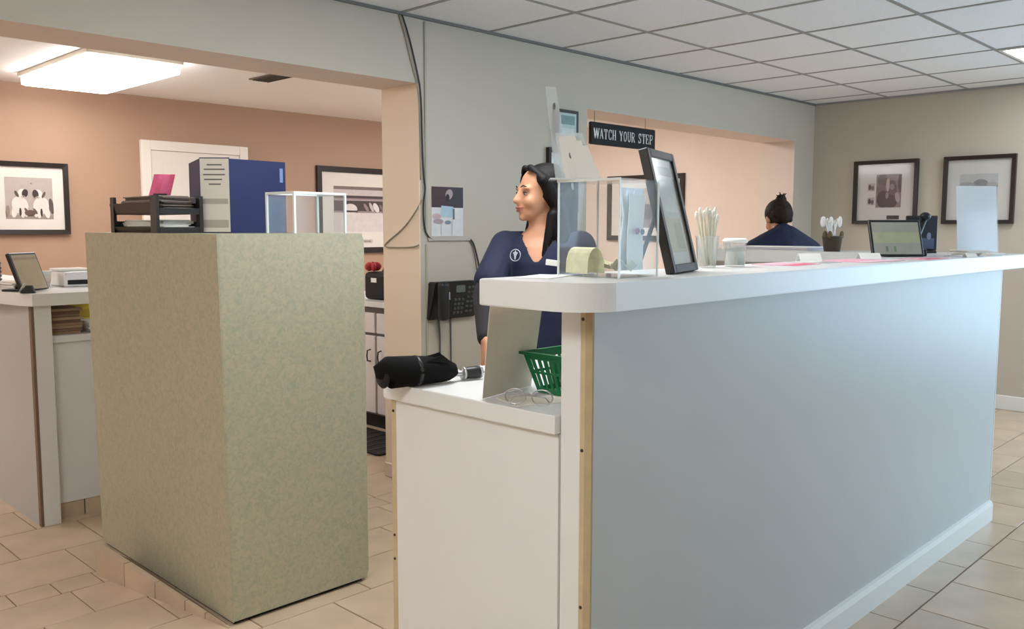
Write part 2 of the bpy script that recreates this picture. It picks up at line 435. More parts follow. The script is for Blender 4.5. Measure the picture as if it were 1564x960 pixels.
def picture(label, loc, rotz, W, H, bar, printer, group=None, depth=.03, mat_c=(236, 228, 220)):
    t = thing('picture_frame', label, 'picture', loc, rotz, group)
    bm = bmesh.new(); w2, h2 = W/2, H/2
    o = [(-w2, -h2), (w2, -h2), (w2, h2), (-w2, h2)]; i_ = [(-w2+bar, -h2+bar), (w2-bar, -h2+bar), (w2-bar, h2-bar), (-w2+bar, h2-bar)]
    for k_ in range(4):
        a, b, c_, d_ = o[k_], o[(k_+1) % 4], i_[(k_+1) % 4], i_[k_]
        hexa([(a[0], 0, a[1]), (b[0], 0, b[1]), (c_[0], 0, c_[1]), (d_[0], 0, d_[1]), (a[0], -depth, a[1]), (b[0], -depth, b[1]), (c_[0], -depth+.006, c_[1]), (d_[0], -depth+.006, d_[1])], bm)
    bmesh.ops.translate(bm, verts=bm.verts, vec=(0, -.001, 0))
    obj('frame', bm, FRAME_B, t)
    obj('mat_board', box(-w2+bar*.8, w2-bar*.8, -.012, -.004, -h2+bar*.8, h2-bar*.8), mat('mat_board_%d' % mat_c[0], mat_c, .8), t)
    printer(t)
    obj('glass', box(-w2+bar*.9, w2-bar*.9, -.0215, -.020, -h2+bar*.9, h2-bar*.9), GLASS, t)
    return t
def puppies(t):
    g, wht, dk, mid = (190, 176, 170), (236, 226, 220), (62, 46, 44), (138, 118, 112)
    sh = [R(0, 0, 1, .1, (165, 148, 140)), ('e', .55, .86, .02, .02, 0, mid)]
    for cx, cy, s in ((.30, .34, 1), (.74, .33, -1)):
        sh += [('e', cx, cy, .17, .21, 10*s, wht), ('e', cx-.12*s, cy-.16, .06, .15, -8*s, wht), ('e', cx+.05*s, cy-.18, .05, .13, 0, wht), ('e', cx+.12*s, cy-.16, .05, .13, 0, wht)]
        sh += [('e', cx+.0*s, cy-.17, .025, .1, 0, dk), ('e', cx+.13*s, cy-.14, .03, .08, 30, (110, 90, 84))]
        sh += [('e', cx+.06*s, cy+.27, .1, .115, 0, wht), ('e', cx+.11*s, cy+.28, .065, .1, -10*s, dk), ('e', cx-.06*s, cy+.26, .03, .085, 25*s, (96, 78, 72)), ('e', cx+.07*s, cy+.19, .045, .035, 0, (206, 190, 184)), ('e', cx+.08*s, cy+.2, .015, .014, 0, dk)]
    sh += [('e', .5, .15, .12, .07, 0, (104, 82, 76)), ('e', .96, .32, .05, .19, 8, (96, 78, 74)), ('e', .04, .2, .04, .12, 0, (150, 134, 120))]
    flat_print(t, 'photo_print', -.165, .165, -.155, .155, -.0125, g, sh)
picture('black framed print of two white puppies on the peach wall', (2.235, YB, 1.59), 0, .56, .54, .036, puppies)
def stripes(t):
    lt, dk, md = (208, 196, 194), (70, 56, 56), (158, 140, 140)
    sh = [R(0, .93, 1, 1, (126, 106, 104)), R(0, .80, 1, .93, lt), R(0, .72, 1, .80, dk), R(0, .70, 1, .74, md), R(0, .45, 1, .69, dk), R(0, .42, 1, .46, md), R(0, 0, 1, .42, (222, 212, 210))]
    sh += [('e', .3, .5, .13, .12, 0, (226, 218, 214)), R(.16, .43, .44, .47, dk), ('e', .60, .54, .03, .1, 25, (150, 134, 132)), ('e', .7, .55, .03, .11, 20, (200, 190, 188)), ('e', .79, .54, .05, .11, 20, (235, 228, 226)), ('e', .9, .53, .03, .09, 25, (130, 112, 112))]
    flat_print(t, 'photo_print', -.32, .32, -.21, .235, -.0125, lt, sh)
    flat_print(t, 'caption_plate', -.02, .14, -.325, -.285, -.0125, (205, 196, 188), [R(.12, .3, .88, .7, (150, 138, 130))])
picture('black framed black-and-white print with wide white mat beside the door', (5.27, YB, 1.545), 0, 1.02, .84, .055, stripes)
def collage(t):
    md, dk = (132, 114, 112), (74, 58, 60)
    sh = [('e', .25, .83, .2, .2, 0, (98, 84, 82)), ('e', .2, .55, .18, .17, 0, (112, 92, 92)), ('e', .3, .25, .26, .26, 0, dk), ('e', .62, .5, .22, .33, 0, (100, 82, 84)), ('e', .6, .18, .26, .2, 0, dk), ('e', .95, .72, .09, .28, 0, (90, 74, 74)), ('e', .47, .68, .07, .2, 0, (176, 160, 156)), ('e', .86, .3, .09, .16, 20, (168, 150, 148)), ('e', .45, .36, .06, .1, 0, (146, 128, 126)), ('e', .64, .62, .09, .09, 0, (140, 124, 124))]
    flat_print(t, 'photo_print', -.075, .13, -.125, .145, -.0125, md, sh)
    for z in (.01, -.105):
        flat_print(t, 'small_print', -.145, -.085, z, z+.065, -.0125, (180, 164, 160), [('e', .3, .5, .2, .35, 0, dk), ('e', .7, .4, .2, .3, 0, (104, 86, 84))])
    flat_print(t, 'caption_plate', .02, .12, -.222, -.19, -.0125, (40, 34, 34), [])
picture('black framed print with a dark square photo and two small ones', (XR, 2.92, 1.672), -pi/2, .52, .52, .03, collage, None, .035, (206, 200, 196))
def bridge(t):
    sh = [R(0, 0, 1, .35, (196, 196, 194)), R(0, .62, 1, .72, (150, 150, 148)), ('e', .55, .72, .2, .13, 0, (136, 138, 138)), ('e', .2, .7, .2, .08, 0, (160, 162, 160)), ('e', .85, .7, .15, .06, 0, (168, 168, 166))]
    flat_print(t, 'photo_print', -.135, .135, -.15, .12, -.0125, (184, 186, 186), sh)
picture('black framed pale grey landscape print behind the blank white card', (XR, 2.212, 1.672), -pi/2, .51, .52, .03, bridge, None, .035, (208, 206, 202))
def plain(t):
    flat_print(t, 'photo_print', -.30, .30, -.2, .2, -.0125, (196, 176, 160), [R(0, 0, 1, .3, (150, 130, 118)), ('e', .5, .4, .25, .2, 0, (110, 92, 84))])
picture('dark framed print on the peach wall behind the pass-through opening', (XR, 5.33, 1.58), -pi/2, .94, .66, .05, plain, None, .03)
def pale(t):
    flat_print(t, 'photo_print', -.08, .08, -.12, .12, -.0125, (176, 182, 184), [R(0, 0, 1, .35, (150, 152, 152))])
picture('narrow black framed print on the grey wall under the small clock sign', (4.055, YW, 1.66), 0, .27, .38, .028, pale, None, .025, (214, 216, 216))

# small dark square sign on the grey wall
s = thing('wall_sign', 'small square black sign with pale panel high on the grey wall', 'sign', (4.08, YW, 1.985))
obj('frame', box(-.105, .105, -.03, -.001, -.095, .095, .004), BLACK_P, s)
flat_print(s, 'panel', -.075, .08, -.075, .075, -.0305, (178, 198, 196), [R(.1, .55, .9, .9, (120, 150, 150)), R(.15, .15, .85, .4, (206, 216, 214))])
# taped poster
p = thing('wall_poster', 'taped poster with dark maroon top and white lower half', 'poster', (3.14, YW, 1.46))
obj('sheet', box(-.112, .112, -.002, -.0005, -.13, .13), PAPER, p)
flat_print(p, 'print', -.112, .112, -.13, .13, -.0022, (214, 214, 214), [R(0, .58, 1, 1, (66, 44, 46)), R(.55, .58, 1, 1, (58, 52, 54)), ('e', .55, .85, .12, .1, 30, (168, 150, 150)), ('e', .5, .78, .06, .08, 0, (40, 30, 32)), ('p', [(.26, .40), (.62, .38), (.68, .6), (.3, .62)], (168, 196, 210)), R(.66, .34, .72, .56, (90, 110, 122)), ('e', .15, .4, .14, .06, 0, (200, 170, 172)), ('e', .2, .3, .16, .05, 0, (168, 150, 154)), ('e', .5, .28, .1, .04, 0, (120, 136, 150)), R(.28, .02, .3, .25, (190, 190, 192)), R(.62, .02, .64, .3, (186, 186, 190))])

# ------------------------------------------------------------------ hanging sign in the second opening
GLYPH = {  # strokes: (points, width)
 'W': [([(0, 1), (.26, 0)], .2), ([(.26, 0), (.5, 1)], .1), ([(.5, 1), (.76, 0)], .2), ([(.76, 0), (1, 1)], .1), ([(-.1, .97), (.14, .97)], .07), ([(.4, .97), (.62, .97)], .07), ([(.88, .97), (1.1, .97)], .07)],
 'A': [([(.08, 0), (.46, 1)], .1), ([(.46, 1), (.88, 0)], .2), ([(.24, .34), (.7, .34)], .08), ([(-.05, .03), (.22, .03)], .07), ([(.72, .03), (1.03, .03)], .07)],
 'T': [([(.5, 0), (.5, 1)], .2), ([(0, .96), (1, .96)], .09), ([(.03, .72), (.03, 1)], .08), ([(.97, .72), (.97, 1)], .08), ([(.3, .03), (.7, .03)], .07)],
 'C': [([(.9, .72), (.8, .92), (.55, .98), (.28, .88), (.15, .62), (.13, .4), (.24, .15), (.5, .03), (.75, .06), (.92, .24)], .14), ([(.92, .68), (.92, 1)], .08)],
 'H': [([(.15, 0), (.15, 1)], .2), ([(.85, 0), (.85, 1)], .2), ([(.15, .5), (.85, .5)], .09), ([(-.02, .03), (.34, .03)], .07), ([(.66, .03), (1.02, .03)], .07), ([(-.02, .97), (.34, .97)], .07), ([(.66, .97), (1.02, .97)], .07)],
 'Y': [([(.05, 1), (.5, .45)], .2), ([(.93, 1), (.5, .45)], .1), ([(.5, .5), (.5, 0)], .2), ([(-.08, .97), (.26, .97)], .07), ([(.76, .97), (1.06, .97)], .07), ([(.3, .03), (.7, .03)], .07)],
 'O': [([(.5, .97), (.2, .86), (.1, .5), (.2, .14), (.5, .03), (.8, .14), (.9, .5), (.8, .86), (.5, .97)], .15)],
 'U': [([(.16, 1), (.16, .3), (.3, .08), (.55, .03), (.78, .12), (.86, .35), (.86, 1)], .15), ([(-.03, .97), (.36, .97)], .07), ([(.7, .97), (1.02, .97)], .07)],
 'R': [([(.15, 0), (.15, 1)], .2), ([(.15, .96), (.6, .96), (.82, .84), (.82, .64), (.6, .52), (.15, .52)], .1), ([(.5, .52), (.92, .03)], .18), ([(-.02, .03), (.34, .03)], .07), ([(.8, .03), (1.05, .03)], .07)],
 'S': [([(.82, .76), (.66, .95), (.4, .96), (.2, .8), (.28, .6), (.7, .42), (.84, .24), (.68, .06), (.4, .03), (.16, .2)], .15), ([(.84, .7), (.84, 1)], .07), ([(.14, 0), (.14, .3)], .07)],
 'E': [([(.15, 0), (.15, 1)], .2), ([(.1, .96), (.88, .96)], .09), ([(.1, .04), (.9, .04)], .09), ([(.15, .5), (.62, .5)], .08), ([(.88, .72), (.88, 1)], .08), ([(.9, 0), (.9, .3)], .08), ([(.6, .38), (.6, .62)], .07)],
 'P': [([(.15, 0), (.15, 1)], .2), ([(.15, .96), (.6, .96), (.84, .84), (.84, .6), (.6, .46), (.15, .46)], .11), ([(-.02, .03), (.36, .03)], .07)],
}
def letters(text, x, z, lw, lh, gap, space, y0, y1):
    bm = bmesh.new()
    for ch in text:
        if ch == ' ': x += space; continue
        for pts, wd in GLYPH[ch]:
            wd *= lw*1.05
            for (a, b) in zip(pts[:-1], pts[1:]):
                A = Vector((x+a[0]*lw, z+a[1]*lh)); B = Vector((x+b[0]*lw, z+b[1]*lh))
                dv = (B-A).normalized(); nv = Vector((-dv.y, dv.x))*wd/2
                ex = dv*wd*.25 if len(pts) > 2 else dv*0
                q = [A-ex+nv, A-ex-nv, B+ex-nv, B+ex+nv]
                hexa([(v_.x, y1, v_.y) for v_ in q]+[(v_.x, y0, v_.y) for v_ in q], bm)
        x += lw*(1.0)+gap
    return bm, x
sg = thing('hanging_sign', 'black hanging board with white lettering WATCH YOUR STEP', 'sign', (4.698, 3.58, 1.97))
obj('board', box(-.345, .345, -.012, .012, -.07, .07, .008, None, 0, 2), BLACK_M, sg)
xl = -.318
for ch in 'WATCH YOUR STEP':
    if ch == ' ': xl += .030; continue
    lb, xn = letters(ch, xl, -.032, .050 if ch == 'W' else .0345, .064, .0088, .030, -.0138, -.0118)
    obj('letter', lb, mat('sign_white', (232, 232, 228), .6), sg); xl = xn
for x in (-.30, .24): obj('cord', tube([(x, 0, .07), (x, 0, HO-1.97)], .0022, 6), mat('cord_grey', (120, 110, 104), .6), sg)

# ------------------------------------------------------------------ wall phone, cables
ph = thing('wall_phone', 'black push-button desk phone hung on the grey wall', 'telephone', (3.15, YW, .99))
bm = hexa([(-.165, -.03, -.1), (.165, -.03, -.1), (.165, -.001, -.1), (-.165, -.001, -.1), (-.15, -.07, .1), (.15, -.07, .1), (.15, -.001, .1), (-.15, -.001, .1)])
bmesh.ops.bevel(bm, geom=list(bm.edges), offset=.006, segments=2, affect='EDGES')
obj('body', bm, BLACK_P, ph)
bm = box(-.155, -.098, -.125, -.072, -.098, .105, .02, None, 0, 3)
obj('handset', bm, BLACK_P, ph)
DARKBTN = mat('phone_button', (66, 68, 70), .5)
def fy(z): return -.05-.02*(z/.1)
for cx in range(3):
    for rz in range(4): obj('button', box(.0+cx*.026-.009, .0+cx*.026+.009, fy(-.07+rz*.024)-.005, fy(-.07+rz*.024)+.004, -.077+rz*.024, -.063+rz*.024, .002), DARKBTN, ph)
for rz in range(6):
    for cx in range(2): obj('button', box(.09+cx*.03-.011, .09+cx*.03+.011, fy(-.065+rz*.026)-.004, fy(-.065+rz*.026)+.004, -.071+rz*.026, -.059+rz*.026, .002), DARKBTN, ph)
obj('display', box(-.005, .06, fy(.06)-.004, fy(.06)+.004, .04, .08, .002), mat('lcd_grey', (92, 98, 92), .3), ph)
obj('label_strip', box(-.075, -.045, fy(.03)-.003, fy(.03)+.004, .005, .085), mat('phone_label', (205, 205, 208), .6), ph)
WIRE = mat('black_wire', (52, 50, 48), .6); WIRE_G = mat('painted_wire', (150, 142, 124), .6)
def wire(name, label, pts, r, m, group=None):
    # smooth the polyline
    P = [Vector(q) for q in pts]
    for _ in range(2):
        Q = [P[0]]
        for a, b in zip(P[:-1], P[1:]): Q += [a*.75+b*.25, a*.25+b*.75]
        Q.append(P[-1]); P = Q
    return tag(obj(name, tube([tuple(q) for q in P], r, 7), m, None, None, None, True), label, 'cable', group)
yc = YW-.008
wire('phone_cable', 'thin grey cable hanging straight below the wall phone, jamb side', [(3.069, yc, .89), (3.075, yc-.004, .75), (3.069, yc, .55), (3.069, yc, .12)], .005, mat('cable_grey', (96, 94, 92), .6), 'cables below the wall phone')
wire('phone_cable', 'thin grey cable hanging straight below the wall phone, counter side', [(3.152, yc, .89), (3.15, yc-.004, .75), (3.154, yc, .55), (3.152, yc, .12)], .005, MATS['cable_grey'], 'cables below the wall phone')
wire('black_cable', 'black cable drooping from ceiling corner down along the jamb edge', [(2.84, yc, 2.43), (2.88, yc, 2.34), (2.93, yc, 2.18), (2.96, yc, 2.06), (2.963, yc, 1.8), (2.972, yc, 1.62), (2.985, yc, 1.58), (2.966, yc, 1.5), (2.972, yc, 1.37), (3.0, yc, 1.325), (3.03, yc, 1.312)], .0045, WIRE)
wire('thin_cable', 'second thin cable running beside the black one near the ceiling', [(2.822, yc+.004, 2.43), (2.862, yc+.004, 2.33), (2.90, yc+.004, 2.2), (2.945, yc+.004, 2.08), (2.952, yc+.004, 1.85), (2.955, yc+.004, 1.62)], .003, WIRE_G)
wire('looped_cable', 'slack painted cable looping across the cream jamb', [(2.962, yc, 1.52), (2.935, YW+.02, 1.45), (2.94, YW+.12, 1.37), (2.94, YW+.26, 1.30), (2.942, YW+.30, 1.27), (2.944, YW+.2, 1.268), (2.944, YW+.05, 1.272), (2.938, YW-.006, 1.285)], .004, WIRE_G)
tag(obj('cable_raceway', box(3.0, 3.30, YW-.012, YW-.001, 1.304, 1.322, .003), mat('raceway', (176, 172, 158), .5)), 'short painted cable raceway under the poster', 'raceway')
wire('black_cable', 'black cable falling from the raceway behind the counter end', [(3.30, yc, 1.312), (3.325, yc, 1.29), (3.36, yc, 1.19), (3.385, yc, 1.08), (3.41, yc, .95), (3.42, yc, .75), (3.42, yc, .3)], .0045, WIRE)
wire('thin_cable', 'thin grey cable falling beside the black raceway cable', [(3.298, yc, 1.30), (3.32, yc, 1.27), (3.35, yc, 1.15), (3.365, yc, 1.0), (3.40, yc, .85), (3.405, yc, .3)], .003, MATS['cable_grey'])
tag(obj('conduit', box(2.985, 3.0, YW-.008, YW-.001, .13, 1.29, .002), mat('conduit_paint', (172, 168, 152), .5)), 'thin painted conduit running down the wall beside the phone', 'conduit')
tag(obj('conduit', box(2.985, 3.0, YW-.008, YW-.001, 1.34, 2.42, .002), MATS['conduit_paint']), 'thin painted conduit running up the wall to the ceiling', 'conduit')

# ------------------------------------------------------------------ reception counter
CX0, CY0, CX1 = 1.515, 1.232, 4.497
rc = thing('reception_counter', 'long reception counter with pale grey front panel and white end', 'counter', (CX0, CY0, 0))
LX = CX1-CX0
obj('front_panel', box(.006, LX, 0, .02, .0, 1.194, .001), GREY_LAM, rc)
obj('end_post', box(0, .1, .034, .092, 0, 1.194, .001), WHITE_LAM, rc)
obj('rear_panel', box(.1, LX, .072, .092, 0, 1.194), WHITE_LAM, rc)
ed = obj('edge_board', box(.0, .1, .0205, .0335, 0, 1.194), TAN_EDGE, rc); ed['label'] = 'raw tan board edge with screws'
obj('edge_strip', box(.0, .006, .0, .0205, 0, 1.194), mat('darker_tan_board', (176, 156, 122), .7, noise=(30, .06)), rc)  # slightly darker tan than the edge board
for z in (1.17, .87, .5, .16): obj('screw', lathe([(.004, 0), (.004, .002), (.002, .003)], 10), SCREW, ed, (0, .027, z), (0, -pi/2, 0))
obj('corner_joint', box(LX, LX+.003, 0, .092, 0, 1.194), mat('dark_joint', (70, 72, 76), .6), rc)
obj('end_cap', box(LX+.003, LX+.012, 0, .092, 0, 1.194), WHITE_LAM, rc)
bm = prism([(0, 0), (-.018, 0), (-.018, .075), (-.012, .092), (0, .095)], 0, LX, None)
for v_ in bm.verts: v_.co = Vector((v_.co.z, v_.co.x, v_.co.y))
obj('baseboard', bm, TRIM_W, rc)
# return leg of the counter
obj('return_panel', box(4.44-CX0, 4.46-CX0, .095, 2.72-CY0, 0, 1.194), WHITE_LAM, rc)
ct = tag(obj('countertop', prism(rounded(1.40, 4.64, 1.152, 1.475, .11, (1, 0, 0, 0), 12), 1.195, 1.257, None, .004), mat('white_top', (227, 227, 226), .3)), 'thick white countertop with rounded corner on the reception counter', 'countertop')
tag(obj('countertop', prism(rounded(4.30, 4.64, 1.477, 2.75, .02, (0, 0, 1, 1)), 1.195, 1.257, None, .004), MATS['white_top']), 'white countertop on the return leg behind the pen cup', 'countertop')

# lower desk behind the counter
dk = thing('service_desk', 'white standing-height desk with plain end panel beside the counter', 'desk', (1.515, 1.326, 0))
obj('worktop', prism(rounded(-.018, 2.90, 0, .66, .02, (0, 0, 0, 1)), .897, .942, None, .003), MATS['white_top'], dk)
obj('end_panel', box(0, .02, 0, .612, 0, .8965, .001), WHITE_LAM, dk)
e2 = obj('edge_board', box(.001, .02, .6125, .634, 0, .8965), TAN_EDGE, dk); e2['label'] = 'raw tan board edge'
for z in (.86, .5, .43): obj('screw', lathe([(.004, 0), (.004, .002), (.002, .003)], 10), SCREW, e2, (.0005, .624, z), (0, -pi/2, 0))
obj('rear_panel', box(.0205, 2.88, .58, .6, .05, .8965), WHITE_LAM, dk)
obj('divider', box(1.45, 1.47, .02, .58, 0, .8965), WHITE_LAM, dk)
obj('joint_strip', box(-.001, 0, .0005, .004, 0, .8965), mat('seam_grey', (180, 178, 174), .6), dk)

# ------------------------------------------------------------------ tall green laminate cabinet
GREEN = mottled('mottled_green_laminate', (172, 168, 144), (161, 161, 139), (180, 173, 147))
gx, gy = 1.42, 2.735
cab = thing('tall_cabinet', 'tall block cabinet clad in mottled sage green laminate', 'cabinet', (gx, gy, 0))
obj('body', hexa([(0.004, .004, .014), (.57, .004, .014), (.57, 1.145, .014), (.004, 1.145, .014), (-.014, .004, 1.348), (.57, .004, 1.348), (.57, 1.145, 1.348), (-.014, 1.145, 1.348)]), GREEN, cab)
fp = rounded(.0045, .574, .016, 1.352, .03, (0, 1, 1, 0), 5)
bm = prism(fp, 0, .004)
for v_ in bm.verts:
    x_, z_ = v_.co.x, v_.co.y
    v_.co = Vector((x_ - .018*(z_/1.35)*(1 if x_ < .1 else 0), v_.co.z-.0005, z_))
obj('front_sheet', bm, GREEN, cab)
obj('side_sheet', hexa([(0, 0, .014), (.004, 0, .014), (.004, 1.149, .014), (0, 1.149, .014), (-.018, 0, 1.352), (-.014, 0, 1.352), (-.014, 1.149, 1.352), (-.018, 1.149, 1.352)]), GREEN, cab)
obj('top_sheet', box(-.0135, .57, .004, 1.149, 1.3485, 1.352), GREEN, cab)
obj('gap_shade_base', box(.012, .555, .02, 1.13, 0, .0135), BLACK_M, cab)  # black block paints the shade of the gap under the cabinet
obj('edge_screw', lathe([(.004, 0), (.004, .002), (.002, .003)], 10), SCREW, cab, (.574, .012, 1.17), (0, pi/2, 0))

# tiled wedge kerb along its left foot
kb = thing('tiled_kerb', 'low wedge of beige tiles running along the green cabinet foot', 'kerb', (gx, gy, 0))
N = Vector((-.018, -.004)); Fo = Vector((-.157, .807)); inn = Vector((.97, .167))*.03
cuts = [0.0, .16, .30, .52, .76, 1.0]
for a, b in zip(cuts[:-1], cuts[1:]):
    a2, b2 = a+.003, b-.003
    A, B = N.lerp(Fo, a2), N.lerp(Fo, b2)
    za, zb = .004+.114*a2, .004+.114*b2
    ta, tb = min(1, .25+a2), min(1, .25+b2)
    bm = hexa([(*A, 0), (*(A+inn*ta*.98), 0), (*(B+inn*tb), 0), (*B, 0), (*A, za), (*(A+inn*ta*.98), za), (*(B+inn*tb), zb), (*B, zb)])
    if a == 0: pass
    obj('tile', bm, TILE_F, kb)
obj('mortar_fill', hexa([(-.012, .03, 0), (-.006, .03, 0), (-.006, .81, 0), (-.115, .80, 0), (-.012, .03, .004), (-.006, .03, .002), (-.006, .81, .02), (-.115, .80, .09)]), GROUT, kb)

# ------------------------------------------------------------------ left counter in the rear room
lc = thing('side_counter', 'grey-white counter panel with end post in the rear room', 'counter', (1.305, 4.30, 0))
obj('side_panel', box(0, .02, .03, 2.3, 0, 1.019), mat('pale_grey_laminate', (178, 180, 180), .42, noise=(4, .015)), lc)
obj('end_post', box(0.012, .085, 0, .03, 0, 1.019, .001), WHITE_LAM, lc)
obj('edge_board', box(-.001, .0115, 0, .03, 0, 1.019), mat('worn_edge', (120, 100, 84), .7), lc)
obj('inner_panel', box(.065, .085, .0305, 2.3, 0, 1.019), WHITE_LAM, lc)
tag(obj('countertop', prism([(1.30, 4.26), (1.72, 4.26), (1.72, 6.6), (1.24, 6.6), (1.24, 4.72), (1.27, 4.40)], 1.02, 1.078, None, .004), MATS['white_top']), 'white countertop with clipped corner carrying the rear-room tablet', 'countertop')
ld = thing('rear_desk', 'low white desk half hidden behind the green cabinet', 'desk', (1.392, 4.36, 0))
obj('worktop', box(0, 1.3, -.02, .7, .84, .872, .002), WHITE_LAM, ld)
obj('front_panel', box(0, 1.3, 0, .02, .075, .8395), WHITE_LAM, ld)
obj('rear_panel', box(0.02, 1.3, .66, .68, 0.001, .8395), WHITE_LAM, ld)
for i in range(5): obj('kick_tile', box(.004+.12*i*1.05, .004+.12*i*1.05+.12, .004, .018, 0, .072), TILE_F, ld)
obj('kick_board', box(0, 1.3, .0185, .04, 0, .075), mat('dark_grout', (70, 58, 48), .9), ld)

def paper_stack(name, label, loc, rz, w_, d_, n, th, m, group=None, cat='papers'):
    t = thing(name, label, cat, loc, rz, group)
    rnd = random.Random(n*13+int(w_*1000))
    for i in range(n):
        o = obj('sheet' if th < .004 else 'folder', box(-w_/2, w_/2, -d_/2, d_/2, 0, th*.92, min(.001, th*.2)), m[i % len(m)], t, (rnd.uniform(-.008, .008), rnd.uniform(-.008, .008), i*th), (0, 0, rnd.uniform(-.05, .05)))
    return t
KRAFT = [mat('kraft_a', (150, 122, 96), .8), mat('kraft_b', (128, 100, 78), .8), mat('kraft_c', (166, 140, 112), .8)]
paper_stack('folder_stack', 'stack of brown file folders on the low rear desk', (1.478, 4.50, .8725), 0.0, .14, .22, 9, .0135, KRAFT, None, 'folders')
paper_stack('paper_stack', 'loose white papers beside the brown folders on the rear desk', (1.675, 4.47, .8725), -.1, .17, .2, 6, .008, [PAPER])
t = thing('yellow_pouch', 'bright yellow pouch lying on papers under the rear countertop', 'pouch', (1.66, 4.70, .8725))
obj('body', ell((0, 0, .07), (.09, .06, .069), None, None, 16, 8), mat('yellow_vinyl', (214, 190, 60), .5), t, smooth=True)
obj('flap', box(-.07, .07, -.062, -.05, .05, .09, .004), mat('yellow_dark', (190, 164, 40), .5), t)

# things on the rear counter
def tablet(name, label, loc, rz, W, H, tilt, screen, th=.012, stand=True, shapes=()):
    t = thing(name, label, 'tablet', loc, rz)
    M = Matrix.Rotation(-tilt, 4, 'X')
    def put(o): 
        for v_ in o.data.vertices: v_.co = M @ v_.co
    a = obj('case', box(-W/2, W/2, 0, th, th*sin(tilt)+.0005, H, .003), BLACK_P, t); put(a)
    b = flat_print(t, 'screen', -W/2+.01, W/2-.01, .012, H-.012, -.0006, screen, list(shapes)); put(b)
    if stand:
        yb = H*sin(tilt)
        obj('stand', tube([(0, th+.004+.5*yb, H*.5*cos(tilt)), (0, th+.5*yb+.05, .012)], .009, 8), BLACK_P, t)
        obj('foot', box(-.05, .05, .5*yb, .5*yb+th+.09, .0002, .01, .003), BLACK_P, t)
    return t
tablet('tablet_screen', 'black rimmed display with blank beige screen on rear counter', (1.375, 4.43, 1.0785), radians(38), .19, .19, radians(20), (168, 154, 126), .02, True, [R(0, .86, 1, .93, (146, 134, 112))])
b = thing('pencil_cup', 'black perforated cup at the edge of the rear counter', 'cup', (1.29, 4.78, 1.0785))
obj('cup', lathe([(.03, 0), (.036, .12), (.038, .12), (.038, .125), (.032, .125), (.028, .006)], 18), BLACK_P, b, smooth=True)
for i in range(5): obj('rib', lathe([(.0365, .02+i*.018), (.039, .025+i*.018), (.0375, .03+i*.018)], 18), mat('cup_rib', (60, 54, 50), .5), b)
t = thing('card_holder', 'small card holder with white cards on the rear counter', 'card holder', (1.305, 4.325, 1.0785), radians(-25))
obj('holder', prism([(-.03, 0), (.03, 0), (.018, .034), (-.006, .034)], -.02, .02), BLACK_P, t, (0, 0, 0), (pi/2, 0, 0))
obj('card', hexa([(-.036, -.026, .004), (-.036, .024, .004), (-.034, .024, .006), (-.034, -.026, .006), (-.012, -.026, .044), (-.012, .024, .044), (-.009, .024, .044), (-.009, -.026, .044)]), PAPER, t)
paper_stack('paper_stack', 'flat stack of white leaflets on the rear counter edge', (1.36, 4.68, 1.0785), .2, .10, .16, 6, .006, [PAPER, mat('cream_paper', (228, 214, 196), .8)])
t = thing('white_box', 'small white box behind the display on rear counter', 'box', (1.30, 5.05, 1.0785))
obj('carton', box(-.04, .04, -.05, .05, 0, .06, .002), PAPER, t); obj('lid', box(-.042, .042, -.052, .052, .06, .072, .002), PAPER, t)
t = thing('desk_printer', 'low white printer with black slot beside the green cabinet', 'printer', (1.64, 4.72, 1.0785), 0)
obj('body', box(-.075, .075, -.09, .12, 0, .075, .008, None, 0, 2), WHITE_LAM, t)
obj('slot', box(-.06, .06, -.094, -.0905, .012, .034), BLACK_M, t)
obj('lid', box(-.077, .077, -.06, .12, .0755, .088, .004), TRIM_W, t)
t = thing('paper_cup', 'small white paper cup beside the rear counter display', 'cup', (1.50, 4.72, 1.0785))
obj('cup', lathe([(.024, 0), (.034, .075), (.036, .077), (.036, .08), (.032, .078), (.022, .006)], 16), PAPER, t, smooth=True)
obj('sleeve', lathe([(.0275, .02), (.033, .055), (.0335, .055), (.028, .02)], 16), mat('cream_sleeve', (226, 216, 200), .8), t, smooth=True)

# base cabinet glimpsed beside the jamb
bc = thing('base_cabinet', 'white base cabinet with black pull handles past the jamb', 'cabinet', (3.58, 3.95, 0))
CABW = mat('cabinet_white', (224, 218, 216), .45)
obj('carcass', box(.02, .6, 0, 1.7, .1, .842), mat('cabinet_gap', (120, 112, 110), .7), bc)
obj('toe_kick', box(.06, .58, .01, 1.69, 0, .1), BLACK_M, bc)
for i in range(4):
    y0 = .012+i*.445-.05
    y0 = max(.005, y0); y1 = min(y0+.425, 1.695)
    dr = obj('drawer_front', box(0, .019, y0, y1, .665, .80, .003), CABW, bc)
    do = obj('door', box(0, .019, y0, y1, .115, .645, .003), CABW, bc)
    hy = y1-.05 if i % 2 else y0+.05
    obj('handle', tube([(0, hy, .47), (-.026, hy, .475), (-.03, hy, .51), (-.026, hy, .545), (0, hy, .55)], .005, 8), BLACK_P, do)
    obj('handle', tube([(0, (y0+y1)/2-.04, .73), (-.028, (y0+y1)/2-.035, .73), (-.028, (y0+y1)/2+.035, .73), (0, (y0+y1)/2+.04, .73)], .005, 8), BLACK_P, dr)
tag(obj('cabinet_worktop', box(3.56, 4.2, 3.93, 5.67, .843, .88, .003), MATS['white_top']), 'pale worktop on the white base cabinet past the jamb', 'worktop')
t = thing('black_bag', 'black bag with small white label on the cabinet worktop', 'bag', (3.79, 4.86, .8805))
obj('body', box(-.13, .13, -.17, .17, 0, .19, .03, None, 0, 3), BLACK_M, t)
obj('label_patch', box(-.133, -.13, .02, .08, .12, .15), PAPER, t)
